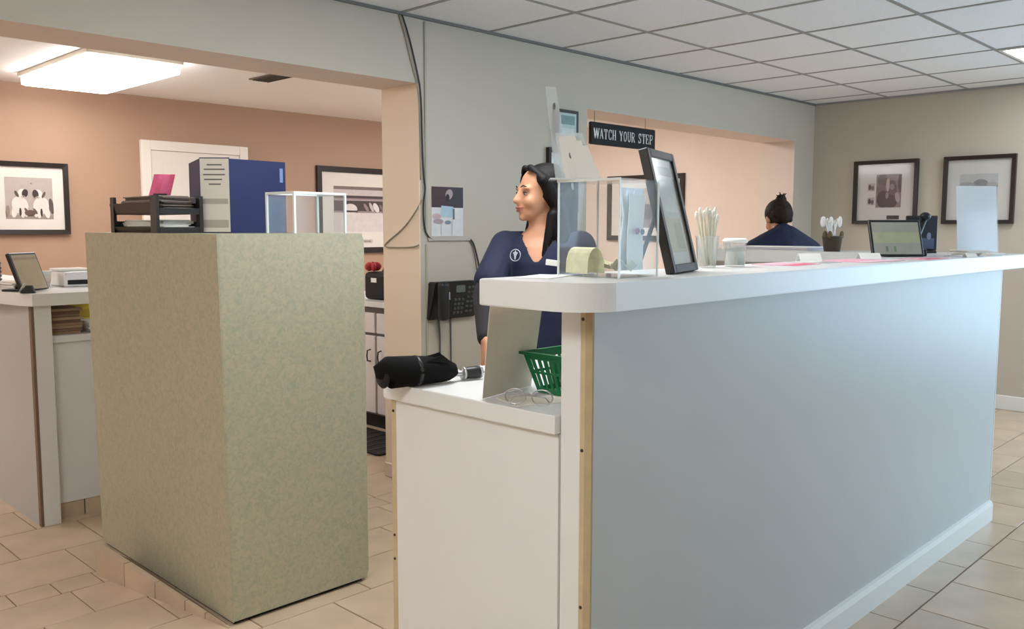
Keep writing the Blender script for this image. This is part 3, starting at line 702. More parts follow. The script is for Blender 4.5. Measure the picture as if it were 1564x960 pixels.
obj('handle', tube([(-.02, -.09, .185), (-.02, -.06, .235), (-.02, .06, .235), (-.02, .09, .185)], .009, 8), BLACK_M, t)
t = thing('red_flower', 'red cloth flower resting on top of the black bag', 'flower', (3.70, 4.97, 1.069))
REDC = mat('red_cloth', (176, 50, 60), .7)
for i in range(6):
    a = i*pi/3
    obj('petal', ell((.03*cos(a), .03*sin(a), .035+.006*(i % 2)), (.032, .022, .03), None, Matrix.Rotation(a, 3, 'Z'), 10, 6), REDC, t, smooth=True)
obj('centre', ell((0, 0, .055), (.018, .018, .016), None, None, 10, 6), mat('red_dark', (120, 26, 40), .7), t, smooth=True)
t = thing('white_carton', 'white tissue carton on the worktop beside the black bag', 'box', (3.72, 4.60, .8805))
obj('carton', box(-.06, .06, -.055, .055, 0, .10, .003), PAPER, t); obj('tissue', ell((0, 0, .10), (.02, .035, .03), None, None, 10, 6), PAPER, t, smooth=True)
m_ = thing('floor_mat', 'black rubber floor mat in front of the base cabinet', 'mat', (3.36, 4.62, 0))
obj('pad', prism(rounded(-.20, .2, -.40, .40, .03), .0005, .011, None, .002), BLACK_M, m_)
for i in range(9): obj('ridge', box(-.18, .18, -.37+i*.09, -.35+i*.09, .011, .013), BLACK_P, m_)

# ------------------------------------------------------------------ on top of the green cabinet
ZT = 1.3525
tr = thing('letter_tray', 'two-tier black letter tray full of papers on green cabinet', 'letter tray', (1.415, 3.19, ZT))
TW, TD = .165, .41
TRAYB = mat('tray_plastic', (30, 26, 24), .45)
for k_ in range(2):
    z = k_*.07
    s_ = obj('tray', box(0, TW, 0, TD, z, z+.004), TRAYB, tr)
    obj('side_wall', hexa([(-.006*k_-.002, 0, z+.004), (.003-.006*k_, 0, z+.004), (.003-.006*k_, TD, z+.004), (-.006*k_-.002, TD, z+.004), (-.014, 0, z+.022+.02*k_), (-.010, 0, z+.022+.02*k_), (-.010, TD+.01, z+.022+.02*k_), (-.014, TD+.01, z+.022+.02*k_)]), TRAYB, s_)
    obj('side_wall', box(TW-.004, TW, 0, TD, z+.004, z+.042), TRAYB, s_)
    obj('back_wall', box(0.0035, TW-.004, TD-.004, TD, z+.004, z+.045), TRAYB, s_)
    obj('front_lip', box(.0, TW, -.004, .0, z, z+.022), TRAYB, s_)
for (x, y, lx_, ly_) in ((-.014, -.006, .012, .05), (TW-.012, -.006, .014, .03), (-.014, TD-.03, .012, .032)):
    obj('riser', box(x, x+lx_, y, y+ly_, 0, .138), TRAYB, tr)
PAPG = [mat('grey_paper', (150, 140, 130), .8), mat('dark_paper', (92, 80, 72), .8), mat('shine_paper', (120, 106, 98), .25)]
paper_stack('paper_stack', 'white forms in the lower tier of the black letter tray', (1.415+TW/2, 3.19+.2, ZT+.0045), 0, .122, .33, 9, .0050, [PAPER])
paper_stack('paper_stack', 'grey folders in the upper tier of the black letter tray', (1.415+TW/2, 3.19+.2, ZT+.0745), 0, .122, .33, 13, .0050, PAPG)
pn = thing('pink_note', 'crinkled pink note standing up from the letter tray', 'note', (1.53, 3.42, ZT+.1405), radians(-35))
g = []
for i in range(6):
    g.append([(-.05+.02*j+.004*i, .006*sin(j*1.9+i*.5)+.004*i, .088*i/5) for j in range(5)])
obj('sheet', sheet(g, .0012), mat('pink_paper', (244, 112, 156), .6), pn)
obj('clip', box(-.03, .02, -.008, .008, 0, .012), BLACK_P, pn)

bd = thing('ring_binder', 'large navy blue ring binder with grey labelled spine standing open', 'binder', (1.628, 3.176, ZT))
NAVY = mat('navy_vinyl', (22, 34, 86), .6); SPINE = mat('spine_label', (222, 214, 202), .5)
a0 = Vector((-.04, .04)); a1 = Vector((.04, -.041)); HB = .285
dv = (a1-a0).normalized(); nv = Vector((-dv.y, dv.x))
if nv.y < 0: nv = -nv
def wall2(p, q, th, z0, z1, side=1):
    d_ = (q-p).normalized(); n_ = Vector((-d_.y, d_.x))*th*side
    return hexa([(*p, z0), (*q, z0), (*(q+n_), z0), (*(p+n_), z0), (*p, z1), (*q, z1), (*(q+n_), z1), (*(p+n_), z1)])
sp = obj('spine', wall2(a0, a1, .004, 0, HB), NAVY, bd)
lab = obj('spine_label', wall2(a0-nv*.0015+dv*.002, a1-nv*.0015-dv*.002, .0012, .004, HB-.004), SPINE, bd)
INK = mat('spine_ink', (110, 104, 100), .7)
for (z, u0, u1) in ((.255, .25, .75), (.238, .15, .85), (.218, .12, .85), (.2, .15, .75), (.182, .3, .7)):
    q0 = a0-nv*.0022+dv*(.114*u0); q1 = a0-nv*.0022+dv*(.114*u1)
    obj('print_line', wall2(q0, q1, .0006, z, z+.005), INK, lab)
for z0, z1 in ((.11, .13), (.02, .05)):
    obj('tape_band', wall2(a0-nv*.002+dv*.008, a1-nv*.002-dv*.008, .0004, z0, z1), mat('tape_grey', (178, 168, 156), .4), lab)
cl = Vector((.055, .325)); cr = Vector((.292, -.022))
obj('cover', wall2(a0, cl, .004, 0, HB-.004, -1), NAVY, bd)
rc_ = obj('cover', wall2(a1, cr, .004, 0, HB-.004, 1), NAVY, bd)
dr_ = (cr-a1).normalized(); nr_ = Vector((dr_.y, -dr_.x))
obj('corner_label', wall2(a1+dr_*.225+nr_*.001, a1+dr_*.24+nr_*.001, .0008, .20, .255), mat('label_blue', (120, 140, 190), .4), rc_)
obj('page_block', hexa([(-.02, .055, .01), (.055, -.02, .01), (.20, .0, .01), (.045, .24, .01), (-.02, .055, .27), (.055, -.02, .27), (.20, .0, .27), (.045, .24, .27)]), PAPER, bd)
obj('ring_plate', wall2(a0+nv*.006+dv*.03, a1+nv*.006-dv*.03, .006, .03, .26), METAL, bd)

# empty acrylic sign holder
def acrylic_frame(name, label, loc, rz, W, D, H, e=.006):
    t = thing(name, label, 'acrylic stand', loc, rz)
    obj('front_pane', box(-W/2, W/2, -D/2, -D/2+.003, 0, H), ACRYL, t)
    obj('rear_pane', box(-W/2, W/2, D/2-.003, D/2, 0, H), ACRYL, t)
    obj('side_pane', box(-W/2, -W/2+.003, -D/2+.003, D/2-.003, 0, H), ACRYL, t)
    obj('side_pane', box(W/2-.003, W/2, -D/2+.003, D/2-.003, 0, H), ACRYL, t)
    for sx in (-1, 1):
        for sy in (-1, 1):
            obj('edge', box(sx*W/2-e/2, sx*W/2+e/2, sy*D/2-e/2, sy*D/2+e/2, 0, H, .001), ACRYL_GLOW, t)
    for sy in (-1, 1): obj('edge', box(-W/2+e/2, W/2-e/2, sy*D/2-e/2, sy*D/2+e/2, H-e, H, .001), ACRYL_GLOW, t)
    for sx in (-1, 1): obj('edge', box(sx*W/2-e/2, sx*W/2+e/2, -D/2+e/2, D/2-e/2, H-e, H, .001), ACRYL_GLOW, t)
    return t
acrylic_frame('acrylic_stand', 'empty clear acrylic box stand on top of the green cabinet', (1.83, 2.865, ZT), radians(6), .235, .16, .15, .009)

# ------------------------------------------------------------------ on the reception counter
ZC = 1.2575
ab = thing('donation_box', 'clear acrylic donation box holding banknotes on the counter', 'donation box', (1.69, 1.33, ZC))
W, D, H = .15, .185, .225
obj('side_pane', box(-W/2, -W/2+.003, -D/2, D/2, 0, H), ACRYL, ab)
obj('side_pane', box(W/2-.003, W/2, -D/2, D/2, 0, H), ACRYL, ab)
obj('front_pane', box(-W/2+.003, W/2-.003, -D/2, -D/2+.003, 0, H), ACRYL, ab)
obj('rear_pane', box(-W/2+.003, W/2-.003, D/2-.003, D/2, 0, H), ACRYL, ab)
obj('floor_pane', box(-W/2+.003, W/2-.003, -D/2+.003, D/2-.003, 0, .003), ACRYL, ab)
obj('lid', box(-W/2-.003, W/2+.003, -D/2-.003, D/2+.003, H, H+.004), ACRYL, ab)
for sx in (-1, 1):
    for sy in (-1, 1): obj('edge', box(sx*(W/2)-.002, sx*(W/2)+.002, sy*D/2-.002, sy*D/2+.002, 0, H), ACRYL_GLOW, ab)
obj('edge', box(-W/2-.0035, -W/2-.001, -D/2-.003, D/2+.003, H-.001, H+.005), ACRYL_GLOW, ab)
NOTE = mat('banknote', (232, 228, 190), .8, noise=(40, .12)); NOTE2 = mat('banknote_pale', (238, 234, 204), .8, noise=(40, .08))
def banknote(label, loc, rz, L_, kind):
    t = thing('banknote', label, 'banknote', loc, rz, 'banknotes in the donation box')
    g = []
    for i in range(9):
        u = i/8
        if kind == 0:   # bent over like a tent
            a = pi*u; g.append([(-L_/2+L_*j/4, -.026*cos(a), .003+.062*sin(a)**.7) for j in range(5)])
        else:
            g.append([(-L_/2+L_*j/4, -.03+.06*u, .006+.02*abs(sin(u*5+kind))+.008*sin(j*1.3+kind)+.008) for j in range(5)])
    obj('note', sheet(g, .0008), NOTE if kind < 2 else NOTE2, t)
    return t
banknote('greenish banknote folded into a standing arch in the donation box', (1.655, 1.372, ZC+.004), radians(78), .085, 0)
banknote('pale crumpled banknote lying flat beside the folded one', (1.70, 1.285, ZC+.004), radians(20), .09, 2)
banknote('crumpled greenish banknote at the rear of the donation box', (1.712, 1.355, ZC+.004), radians(-70), .07, 1)
lf = thing('leaflet_pouch', 'clear pouch of white leaflets with red and black dots inside donation box', 'leaflet', (1.718, 1.264, ZC+.0035), radians(2))
obj('pouch', sheet([[(-.046+.028*j, .014+.005*sin(i*1.2+j), .195*i/6+.012) for j in range(4)] for i in range(7)], .004), mat('milky_plastic', (228, 230, 230), .25), lf)
obj('leaflet', sheet([[(-.034+.021*j, .002+.003*sin(i*.8), .18*i/6+.012) for j in range(4)] for i in range(7)], .002), PAPER, lf)
obj('dot', lathe([(.008, 0), (.008, .002)], 14), mat('dot_red', (150, 60, 90), .5), lf, (-.006, -.004, .105), (pi/2, 0, 0))
obj('dot', lathe([(.007, 0), (.007, .002)], 14), mat('dot_dark', (40, 30, 36), .5), lf, (.016, -.004, .103), (pi/2, 0, 0))
# card pockets standing on the lid
zl = ZC+.2300
cp = thing('card_pocket', 'clear pockets with white cards and a tall strip on donation box', 'card holder', (1.632, 1.401, zl), radians(-45))
obj('back_plate', hexa([(-.02, -.002, 0), (.06, -.002, 0), (.06, .002, 0), (-.02, .002, 0), (-.036, .024, .115), (.03, .024, .115), (.03, .028, .115), (-.036, .028, .115)]), clear('milky_clear', (.93, .95, .95), .35), cp)
for i in range(3):
    o_ = -.008*i-.006
    obj('card', hexa([(-.012+.013*i, o_, .004), (.045+.013*i, o_, .004), (.045+.013*i, o_+.002, .004), (-.012+.013*i, o_+.002, .004), (-.03+.012*i, o_+.02, .105-.012*i), (.012+.014*i, o_+.02, .107-.012*i), (.012+.014*i, o_+.022, .107-.012*i), (-.03+.012*i, o_+.022, .105-.012*i)]), PAPER, cp)
obj('printed_mark', ell((.001, -.0035, .06), (.005, .001, .009), None, None, 8, 6), mat('mark_grey', (120, 120, 124), .6), cp)
obj('base', box(-.05, .07, -.03, .036, 0, .004), ACRYL_GLOW, cp)
st_ = obj('tall_strip', hexa([(-.034, .030, .004), (.002, .030, .004), (.002, .032, .004), (-.034, .032, .004), (-.06, .040, .228), (-.034, .040, .226), (-.034, .042, .226), (-.06, .042, .228)]), clear('milky_strip', (.9, .93, .95), .3), cp)
obj('printed_mark', ell((-.038, .0365, .18), (.004, .001, .009), None, None, 8, 6), MATS['mark_grey'], st_)
# leaning framed notice
fr = thing('standing_frame', 'dark wooden frame leaning back beside the donation box', 'picture frame', (1.972, 1.30, ZC), radians(18))
FW, FH, ti = .235, .325, radians(14)
Mt = Matrix.Rotation(-ti, 4, 'X')
def tilted(name, bm, m, parent, MM=Mt):
    for v_ in bm.verts: v_.co = MM @ v_.co
    return obj(name, bm, m, parent)
for a in ((-FW/2, -FW/2+.022, 0, FH), (FW/2-.022, FW/2, 0, FH)): tilted('frame_bar', box(a[0], a[1], -.012, .012, a[2], a[3], .002), FRAME_B, fr)
for z in (0, FH-.022): tilted('frame_bar', box(-FW/2+.022, FW/2-.022, -.012, .012, z, z+.022, .002), FRAME_B, fr)
tilted('backing', box(-FW/2+.02, FW/2-.02, .0, .01, .02, FH-.02), BLACK_M, fr)
pr = flat_print(fr, 'notice_print', -FW/2+.02, FW/2-.02, .02, FH-.02, -.002, (206, 212, 206), [R(.1, .84, .9, .93, (150, 160, 158)), R(.1, .5, .9, .78, (222, 226, 220)), R(.12, .12, .88, .44, (196, 196, 176)), R(.5, .15, .85, .4, (176, 178, 160))])
for v_ in pr.data.vertices: v_.co = Mt @ v_.co
tilted('glass', box(-FW/2+.02, FW/2-.02, -.0085, -.0075, .02, FH-.02), GLASS, fr)
obj('easel_leg', tube([(0, .012+.2*sin(ti), .2), (0, .125, .006)], .006, 8), BLACK_P, fr)

# cups of swabs
def swab_cup(name, label, loc, n, cupm, seed, rr=.036, hh=.085, ln=.15, stick=PAPER, extra=None):
    t = thing(name, label, 'cup', loc)
    obj('cup', lathe([(rr*.8, 0), (rr, hh), (rr+.002, hh), (rr+.002, hh+.003), (rr-.002, hh+.002), (rr*.78, .004)], 20), cupm, t, smooth=True)
    rnd = random.Random(seed)
    for i in range(n):
        a = rnd.uniform(0, 2*pi); r0 = rnd.uniform(0, rr*.5); r1 = rr*.35+rnd.uniform(.0, rr*.75); L_ = ln*rnd.uniform(.88, 1.05)
        st = obj('stick', tube([(r0*cos(a+1), r0*sin(a+1), .006), (r1*cos(a), r1*sin(a), L_)], .0035, 6), stick, t)
        obj('tip', ell((r1*cos(a), r1*sin(a), L_), (.0055, .0055, .012), None, None, 8, 6), mat('cotton_tip', (238, 234, 222), .9), st, smooth=True)
    return t
YEL = mat('yellow_label', (196, 180, 96), .6)
PLC = clear('cup_plastic', (.95, .96, .95), .16)
c1 = swab_cup('swab_cup', 'clear plastic cup of white cotton swabs beside the leaning frame', (2.285, 1.425, ZC), 14, PLC, 3, .034, .09, .16, mat('swab_stick', (226, 220, 200), .7))
obj('paper_insert', box(-.012, .008, -.004, .0, .006, .085), YEL, c1)
jb = thing('plastic_tub', 'small clear tub with white lid beside the swab cup', 'tub', (2.395, 1.395, ZC))
obj('tub', lathe([(.03, 0), (.034, .07), (.036, .072), (.03, .07), (.027, .004)], 18), PLC, jb, smooth=True)
obj('lid', lathe([(.037, .0725), (.038, .08), (.03, .086)], 18), PAPER, jb, smooth=True)
obj('contents', lathe([(.024, .005), (.027, .045)], 14), PAPER, jb)
pc = swab_cup('pen_cup', 'dark cup bristling with white spoon-ended pens on the return counter', (4.37, 1.99, ZC), 8, mat('cup_brown', (92, 78, 64), .5), 11, .05, .075, .16, mat('pen_white', (240, 240, 240), .4))
for i in range(4):
    a = [2.5, 1.9, .6, 4.3][i]
    obj('spoon_head', ell((.05*cos(a), .05*sin(a), .15), (.011, .011, .028), None, None, 10, 8), MATS['pen_white'], pc, smooth=True)
    obj('leaf', ell((.045*cos(a+.8), .045*sin(a+.8), .085), (.016, .01, .02), None, None, 8, 6), mat('dried_leaf', (110, 92, 66), .8), pc, smooth=True)

tablet('tablet_screen', 'black tilted tablet with pale green screen on the reception counter', (3.70, 1.40, ZC), radians(-45), .215, .165, radians(22), (146, 146, 136), .014, True, [R(0, .35, 1, .68, (156, 158, 128)), R(.25, .08, .3, .25, (104, 112, 104)), R(.42, .08, .47, .25, (92, 128, 98))])
kt = thing('phone_handset', 'black handset propped upright beside the tilted tablet', 'handset', (3.87, 1.375, ZC), radians(-45))
for nm, a, b in (('grip', .0, .0),): obj('grip', tube([(-.03, .02, .014), (.0, .03, .09), (.03, .045, .165)], [.014, .012, .015], 10), BLACK_P, kt, smooth=True)
obj('earpiece', ell((.032, .04, .168), (.024, .018, .018), None, None, 12, 8), BLACK_P, kt, smooth=True)
obj('cradle', box(-.045, .03, -.0, .06, 0, .03, .006, None, 0, 2), BLACK_P, kt)
mo = thing('card_terminal', 'dark upright payment screen behind the tablet', 'payment screen', (4.40, 1.56, ZC), radians(-45))
obj('housing', box(-.075, .075, 0, .02, .012, .178, .004), BLACK_P, mo)
flat_print(mo, 'screen', -.065, .065, .02, .165, -.0008, (20, 26, 36), [R(.1, 0, .95, .35, (76, 84, 110)), ('e', .75, .42, .08, .12, 0, (120, 126, 146)), ('e', .3, .2, .12, .15, 0, (60, 70, 92))])
obj('foot', box(-.06, .06, -.03, .05, 0, .012, .003), BLACK_P, mo)
wc = thing('blank_card', 'blank white card standing in a clear holder at the counter end', 'sign holder', (4.33, 1.29, ZC), radians(-36))
M2 = Matrix.Rotation(radians(-6), 4, 'X')
tilted('card', box(-.1, .1, -.001, .001, .012, .31), mat('bright_card', (252, 252, 253), .6), wc, M2)
tilted('cover', box(-.103, .103, -.005, -.003, .004, .312), clear('holder_clear', (.97, .98, .99), .12), wc, M2)
obj('foot', box(-.103, .103, -.035, .05, 0, .004), ACRYL_GLOW, wc)

# leaflets and small cards strewn on the countertop
PINK = mat('pink_sheet', (232, 170, 186), .7); PINKD = mat('red_print', (206, 84, 112), .7)
def leaflet(label, x, y, rz, w_, d_, m, strip=None, z=ZC):
    t = thing('leaflet', label, 'leaflet', (x, y, z), rz)
    obj('sheet', box(-w_/2, w_/2, -d_/2, d_/2, 0, .0015), m, t)
    if strip: obj('printed_band', box(-w_/2+.01, w_/2-.01, -d_/2+.01, -d_/2+.05, .0015, .0019), strip, t)
    return t
leaflet('pink leaflet with a red band lying past the plastic tub', 2.66, 1.36, .1, .21, .15, PINK, PINKD)
leaflet('long pale pink sheet lying on the counter before the tablet', 3.15, 1.33, -.05, .3, .2, PINK, mat('pale_print', (240, 214, 222), .7))
leaflet('pink form lying directly in front of the tilted tablet', 3.55, 1.25, .04, .22, .12, PINK, PINKD)
leaflet('grey printed flyer lying between pink leaflets on the counter', 2.90, 1.38, .02, .12, .14, mat('flyer_grey', (198, 200, 198), .7), mat('flyer_print', (150, 152, 152), .7))
leaflet('lavender leaflet lying in front of the dark payment screen', 3.98, 1.24, .1, .16, .12, mat('lavender', (196, 190, 208), .7), mat('lavender_d', (150, 140, 170), .7))
leaflet('white sheet lying on the countertop left of the donation box', 1.55, 1.41, .35, .16, .09, PAPER)
def tent(label, x, y, rz, w_=.07, h_=.035):
    t = thing('tent_card', label, 'card', (x, y, ZC), rz, 'small tent cards along the counter')
    obj('front_leaf', hexa([(-w_/2, -.018, 0), (w_/2, -.018, 0), (w_/2, -.0165, 0), (-w_/2, -.0165, 0), (-w_/2, -.001, h_), (w_/2, -.001, h_), (w_/2, 0, h_), (-w_/2, 0, h_)]), PAPER, t)
    obj('rear_leaf', hexa([(-w_/2, .0165, 0), (w_/2, .0165, 0), (w_/2, .018, 0), (-w_/2, .018, 0), (-w_/2, 0, h_), (w_/2, 0, h_), (w_/2, .001, h_), (-w_/2, .001, h_)]), PAPER, t)
tent('small white folded card standing behind the grey flyer', 2.98, 1.44, -.6, .085, .028)
tent('small white folded card standing near the tablet base', 3.40, 1.40, -.6, .09, .022)
tent('small white folded card standing beside the lavender leaflet', 3.90, 1.19, -.6, .05, .016)
paper_stack('card_stack', 'low stack of white cards in front of the payment screen', (4.16, 1.27, ZC), -.5, .12, .1, 6, .004, [PAPER], None, 'cards')
paper_stack('card_stack', 'white card pile in front of the blank white card', (4.17, 1.18, ZC), -.2, .10, .05, 3, .004, [PAPER], None, 'cards')
paper_stack('paper_stack', 'lilac-topped paper pile on the return counter near the navy shirt', (4.46, 2.33, ZC), .1, .25, .42, 5, .004, [PAPER, mat('lilac', (214, 202, 216), .7)])
t = thing('white_figurine', 'tiny white figurine at the end of the return counter', 'figurine', (4.40, 2.66, ZC))
for i in range(4): obj('figure', lathe([(.008, 0), (.01, .01), (.006, .02), (.009, .026), (.004, .034)], 10), PAPER, t, (0, -.06+i*.03, 0), None, True)
obj('base', box(-.014, .014, -.08, .05, 0, .003), PAPER, t)

# ------------------------------------------------------------------ on the lower desk
ZD = .9425
um = thing('folded_umbrella', 'folded black compact umbrella overhanging the white desk corner', 'umbrella', (1.56, 1.85, ZD+.044), radians(-11))
UM = mat('umbrella_cloth', (14, 14, 14), .85, noise=(30, .2), bump=(25, .5), spec=.15)
prof = [(-.135, .022), (-.132, .038), (-.12, .044), (-.06, .042), (.0, .039), (.045, .034), (.075, .025), (.085, .014)]
bm = tube([(x, 0, (r-.044)*.8) for x, r in prof], [r for x, r in prof], 18)
for i_, v_ in enumerate(bm.verts):
    a = math.atan2(v_.co.z+.005, v_.co.y); v_.co.y *= 1+.05*sin(a*5+v_.co.x*20); v_.co.z *= 1+.03*sin(a*7)
    if v_.co.z < -.0435: v_.co.z = -.0435
obj('canopy', bm, UM, um, smooth=True)
obj('end_cap', lathe([(.034, 0), (.036, .006), (.03, .012), (.012, .014)], 18), BLACK_M, um, (-.134, 0, -.006), (0, -pi/2, 0), True)
for i in range(4):
    y_ = -.03+.02*i
    obj('fold_flap', hexa([(-.02, y_, .024), (.06, y_, .014), (.06, y_+.003, .014), (-.02, y_+.003, .024), (-.0, y_+.006, .036-.004*abs(i-1)), (.035, y_+.008, .043-.006*abs(i-1)), (.035, y_+.010, .043-.006*abs(i-1)), (0, y_+.008, .036-.004*abs(i-1))]), UM, um)
obj('strap', lathe([(.041, -.006), (.0425, 0), (.041, .006)], 18), BLACK_P, um, (-.04, 0, -.002), (0, pi/2, 0), True)
obj('shaft', tube([(.08, 0, -.022), (.125, 0, -.024)], .008, 10), METAL, um)
obj('handle', tube([(.115, 0, -.024), (.12, 0, -.024), (.16, 0, -.024), (.172, 0, -.024)], [.014, .017, .018, .012], 14), BLACK_P, um, smooth=True)
for x in (.113, .168): obj('metal_ring', lathe([(.0185, -.003), (.0195, 0), (.0185, .003)], 16), METAL, um, (x, 0, -.024), (0, pi/2, 0), True)
obj('wrist_cord', tube([(.172, 0, -.024), (.20, -.005, -.03), (.222, -.015, -.041), (.25, -.01, -.041), (.27, .0, -.041)], .0022, 6), BLACK_P, um)

# curled paper hanging from the countertop to the desk
cs = thing('hanging_sheet', 'curled cream paper sheet hanging from countertop onto the desk', 'paper', (1.50, 1.50, ZD))
g = []
for i in range(11):
    u = i/10
    z = .2515*(1-u)
    yl = 1.44+.15*u**.45; yr = 1.45+.18*u**.4
    l = Vector(((.972-.017*u)*yl-1.50, yl-1.50)); r_ = Vector(((1.0976-.03*u)*yr-1.50, yr-1.50))
    g.append([(l.x+(r_.x-l.x)*j/6, l.y+(r_.y-l.y)*j/6+.012*sin(pi*j/6)*(1-u), z+.001) for j in range(7)])
obj('sheet', sheet(g, .0014), mat('cream_sheet', (232, 224, 212), .75), cs)
obj('tape', box(.0, .025, -.05, -.03, .2505, .2518), mat('tape_clear', (210, 205, 190), .3), cs)
fl = thing('paper_sheet', 'flat cream paper lying on desk under the curled sheet', 'paper', (1.60, 1.49, ZD), radians(-20))
obj('sheet', box(-.075, .10, -.06, .06, 0, .0012), MATS['cream_sheet'], fl)

GREENP = mat('green_plastic', (16, 112, 66), .4)
bk = thing('green_basket', 'green slotted plastic basket on the desk beside the counter post', 'basket', (1.766, 1.457, ZD+.0015), 0)
b0x, b0y, b1x, b1y, bh = .085, .092, .115, .118, .105
def bw(u, v_, side):
    """point on basket wall: u -1..1 along the wall, v height 0..1"""
    hx, hy = b0x+(b1x-b0x)*v_, b0y+(b1y-b0y)*v_
    return {0: (-hx, u*hy, v_*bh), 1: (hx, u*hy, v_*bh), 2: (u*hx, -hy, v_*bh), 3: (u*hx, hy, v_*bh)}[side]
nrmv = {0: Vector((1, 0, 0)), 1: Vector((-1, 0, 0)), 2: Vector((0, 1, 0)), 3: Vector((0, -1, 0))}
def patch(u0, u1, v0, v1, side, bm):
    q = [Vector(bw(u0, v0, side)), Vector(bw(u1, v0, side)), Vector(bw(u1, v1, side)), Vector(bw(u0, v1, side))]
    return hexa([tuple(a) for a in q]+[tuple(a+nrmv[side]*.003) for a in q], bm)
for sd in range(4):
    bm = bmesh.new()
    patch(-1, 1, 0, .14, sd, bm); patch(-1, 1, .86, 1, sd, bm); patch(-1, 1, .5, .56, sd, bm)
    patch(-1, -.86, .14, .86, sd, bm); patch(.86, 1, .14, .86, sd, bm)
    n_s = 9
    wall = obj('wall', bm, GREENP, bk)
    for i in range(n_s):
        u = -.86+1.72*(i+.5)/n_s
        for v0, v1 in ((.14, .5), (.56, .86)): obj('slat', patch(u-.045, u+.045, v0, v1, sd, bmesh.new()), GREENP, wall)
obj('base', box(-b0x, b0x, -b0y, b0y, 0, .003), GREENP, bk)
bm = bmesh.new()
for (x0, x1, y0, y1) in ((-b1x-.008, b1x+.008, -b1y-.008, -b1y+.003), (-b1x-.008, b1x+.008, b1y-.003, b1y+.008), (-b1x-.008, -b1x+.003, -b1y+.003, b1y-.003), (b1x-.003, b1x+.008, -b1y+.003, b1y-.003)):
    box(x0, x1, y0, y1, bh-.003, bh+.004, 0, bm)
obj('rim', bm, GREENP, bk)
for i in range(3):
    o_ = paper_stack('paper_stack', ['white slips lying in the bottom of the green basket', 'cream slips leaning in the green basket', 'folded white note at the back of the green basket'][i], (1.735+.03*i, 1.435+.02*i, ZD+.0055+.0165*i), .3*i, .07, .09, 4, .004, [PAPER])
# eyeglasses
eg = thing('eyeglasses', 'silver framed eyeglasses resting on the desk edge', 'eyeglasses', (1.535, 1.445, ZD+.0016), radians(-62))
for sx in (-1, 1):
    ring = [(sx*.034+.026*cos(t), 0, .021+.019*sin(t)) for t in [2*pi*k_/16 for k_ in range(17)]]
    obj('rim', tube(ring, .0018, 6), METAL, eg)
    obj('lens', tube([(sx*.034, -.0005, .021), (sx*.034, .0005, .021)], .019, 16), GLASS, eg)
    obj('temple', tube([(sx*.06, 0, .03), (sx*.056, .008+.003*sx, .028), (-sx*.04, .010+.003*sx, .02), (-sx*.052, .010+.003*sx, .006)], .0017, 6), METAL, eg)
obj('bridge', tube([(-.008, 0, .027), (0, 0, .031), (.008, 0, .027)], .0017, 6), METAL, eg)

# ------------------------------------------------------------------ people
SKIN = mat('skin_warm', (206, 150, 118), .5, noise=(12, .04)); HAIR = mat('dark_hair', (16, 12, 12), .6, noise=(60, .3), bump=(120, .6), spec=.2)
SCRUB = mat('navy_scrubs', (22, 30, 58), .85, noise=(30, .1), bump=(40, .3)); UNDER = mat('dark_undershirt', (24, 22, 26), .85)
HAIRB = mat('brown_hair', (44, 34, 28), .65, noise=(60, .3), bump=(120, .6), spec=.15)
def capsule(bm, a, b, ra, rb, n=14):
    a, b = Vector(a), Vector(b); d_ = (b-a); L_ = max(d_.length, 1e-5); d_.normalize()
    pts, rs = [], []
    for k_ in range(5):
        t = pi/2*k_/5; pts.append(a-d_*ra*cos(t)); rs.append(max(ra*sin(t), 1e-3))
    for k_ in range(4): pts.append(a.lerp(b, k_/3)); rs.append(ra+(rb-ra)*k_/3)
    for k_ in range(4, -1, -1):
        t = pi/2*k_/5; pts.append(b+d_*rb*cos(t)); rs.append(max(rb*sin(t), 1e-3))
    tube(pts, rs, n, bm)
def loft(bm, rings, n=24):
    own = bmesh.new(); RR = []
    for (z, rx, ry, cx, cy) in rings:
        RR.append([own.verts.new((cx+rx*cos(2*pi*k_/n), cy+ry*sin(2*pi*k_/n), z)) for k_ in range(n)])
    for i in range(len(RR)-1):
        for k_ in range(n): own.faces.new((RR[i][k_], RR[i][(k_+1) % n], RR[i+1][(k_+1) % n], RR[i+1][k_]))
    own.faces.new(RR[0][::-1]); own.faces.new(RR[-1])
    return merge(bm, own)
def fuse(name, bm, voxel, m, parent=None, it=4, cut=None):
    """weld overlapping closed volumes into one continuous smooth surface"""
    bmesh.ops.recalc_face_normals(bm, faces=bm.faces)
    me = bpy.data.meshes.new('tmp'); bm.to_mesh(me); bm.free()
    o = bpy.data.objects.new('tmp', me); COL.objects.link(o)
    md = o.modifiers.new('r', 'REMESH'); md.mode = 'VOXEL'; md.voxel_size = voxel; md.use_smooth_shade = True
    sm = o.modifiers.new('s', 'SMOOTH'); sm.iterations = it; sm.factor = .5
    dg = bpy.context.evaluated_depsgraph_get()
    res = bpy.data.meshes.new_from_object(o.evaluated_get(dg))
    bpy.data.objects.remove(o); bpy.data.meshes.remove(me)
    if cut:
        b2 = bmesh.new(); b2.from_mesh(res)
        bmesh.ops.delete(b2, geom=[v_ for v_ in b2.verts if cut(v_.co)], context='VERTS')
        for _ in range(8): bmesh.ops.smooth_vert(b2, verts=[v_ for v_ in b2.verts if v_.is_boundary], factor=.5, use_axis_x=True, use_axis_y=True, use_axis_z=True)
        b2.to_mesh(res); b2.free()
    res.name = name; res.materials.clear(); res.materials.append(m)
    for p_ in res.polygons: p_.use_smooth = True
    r_ = bpy.data.objects.new(name, res); COL.objects.link(r_)
    if parent: r_.parent = parent
    return r_
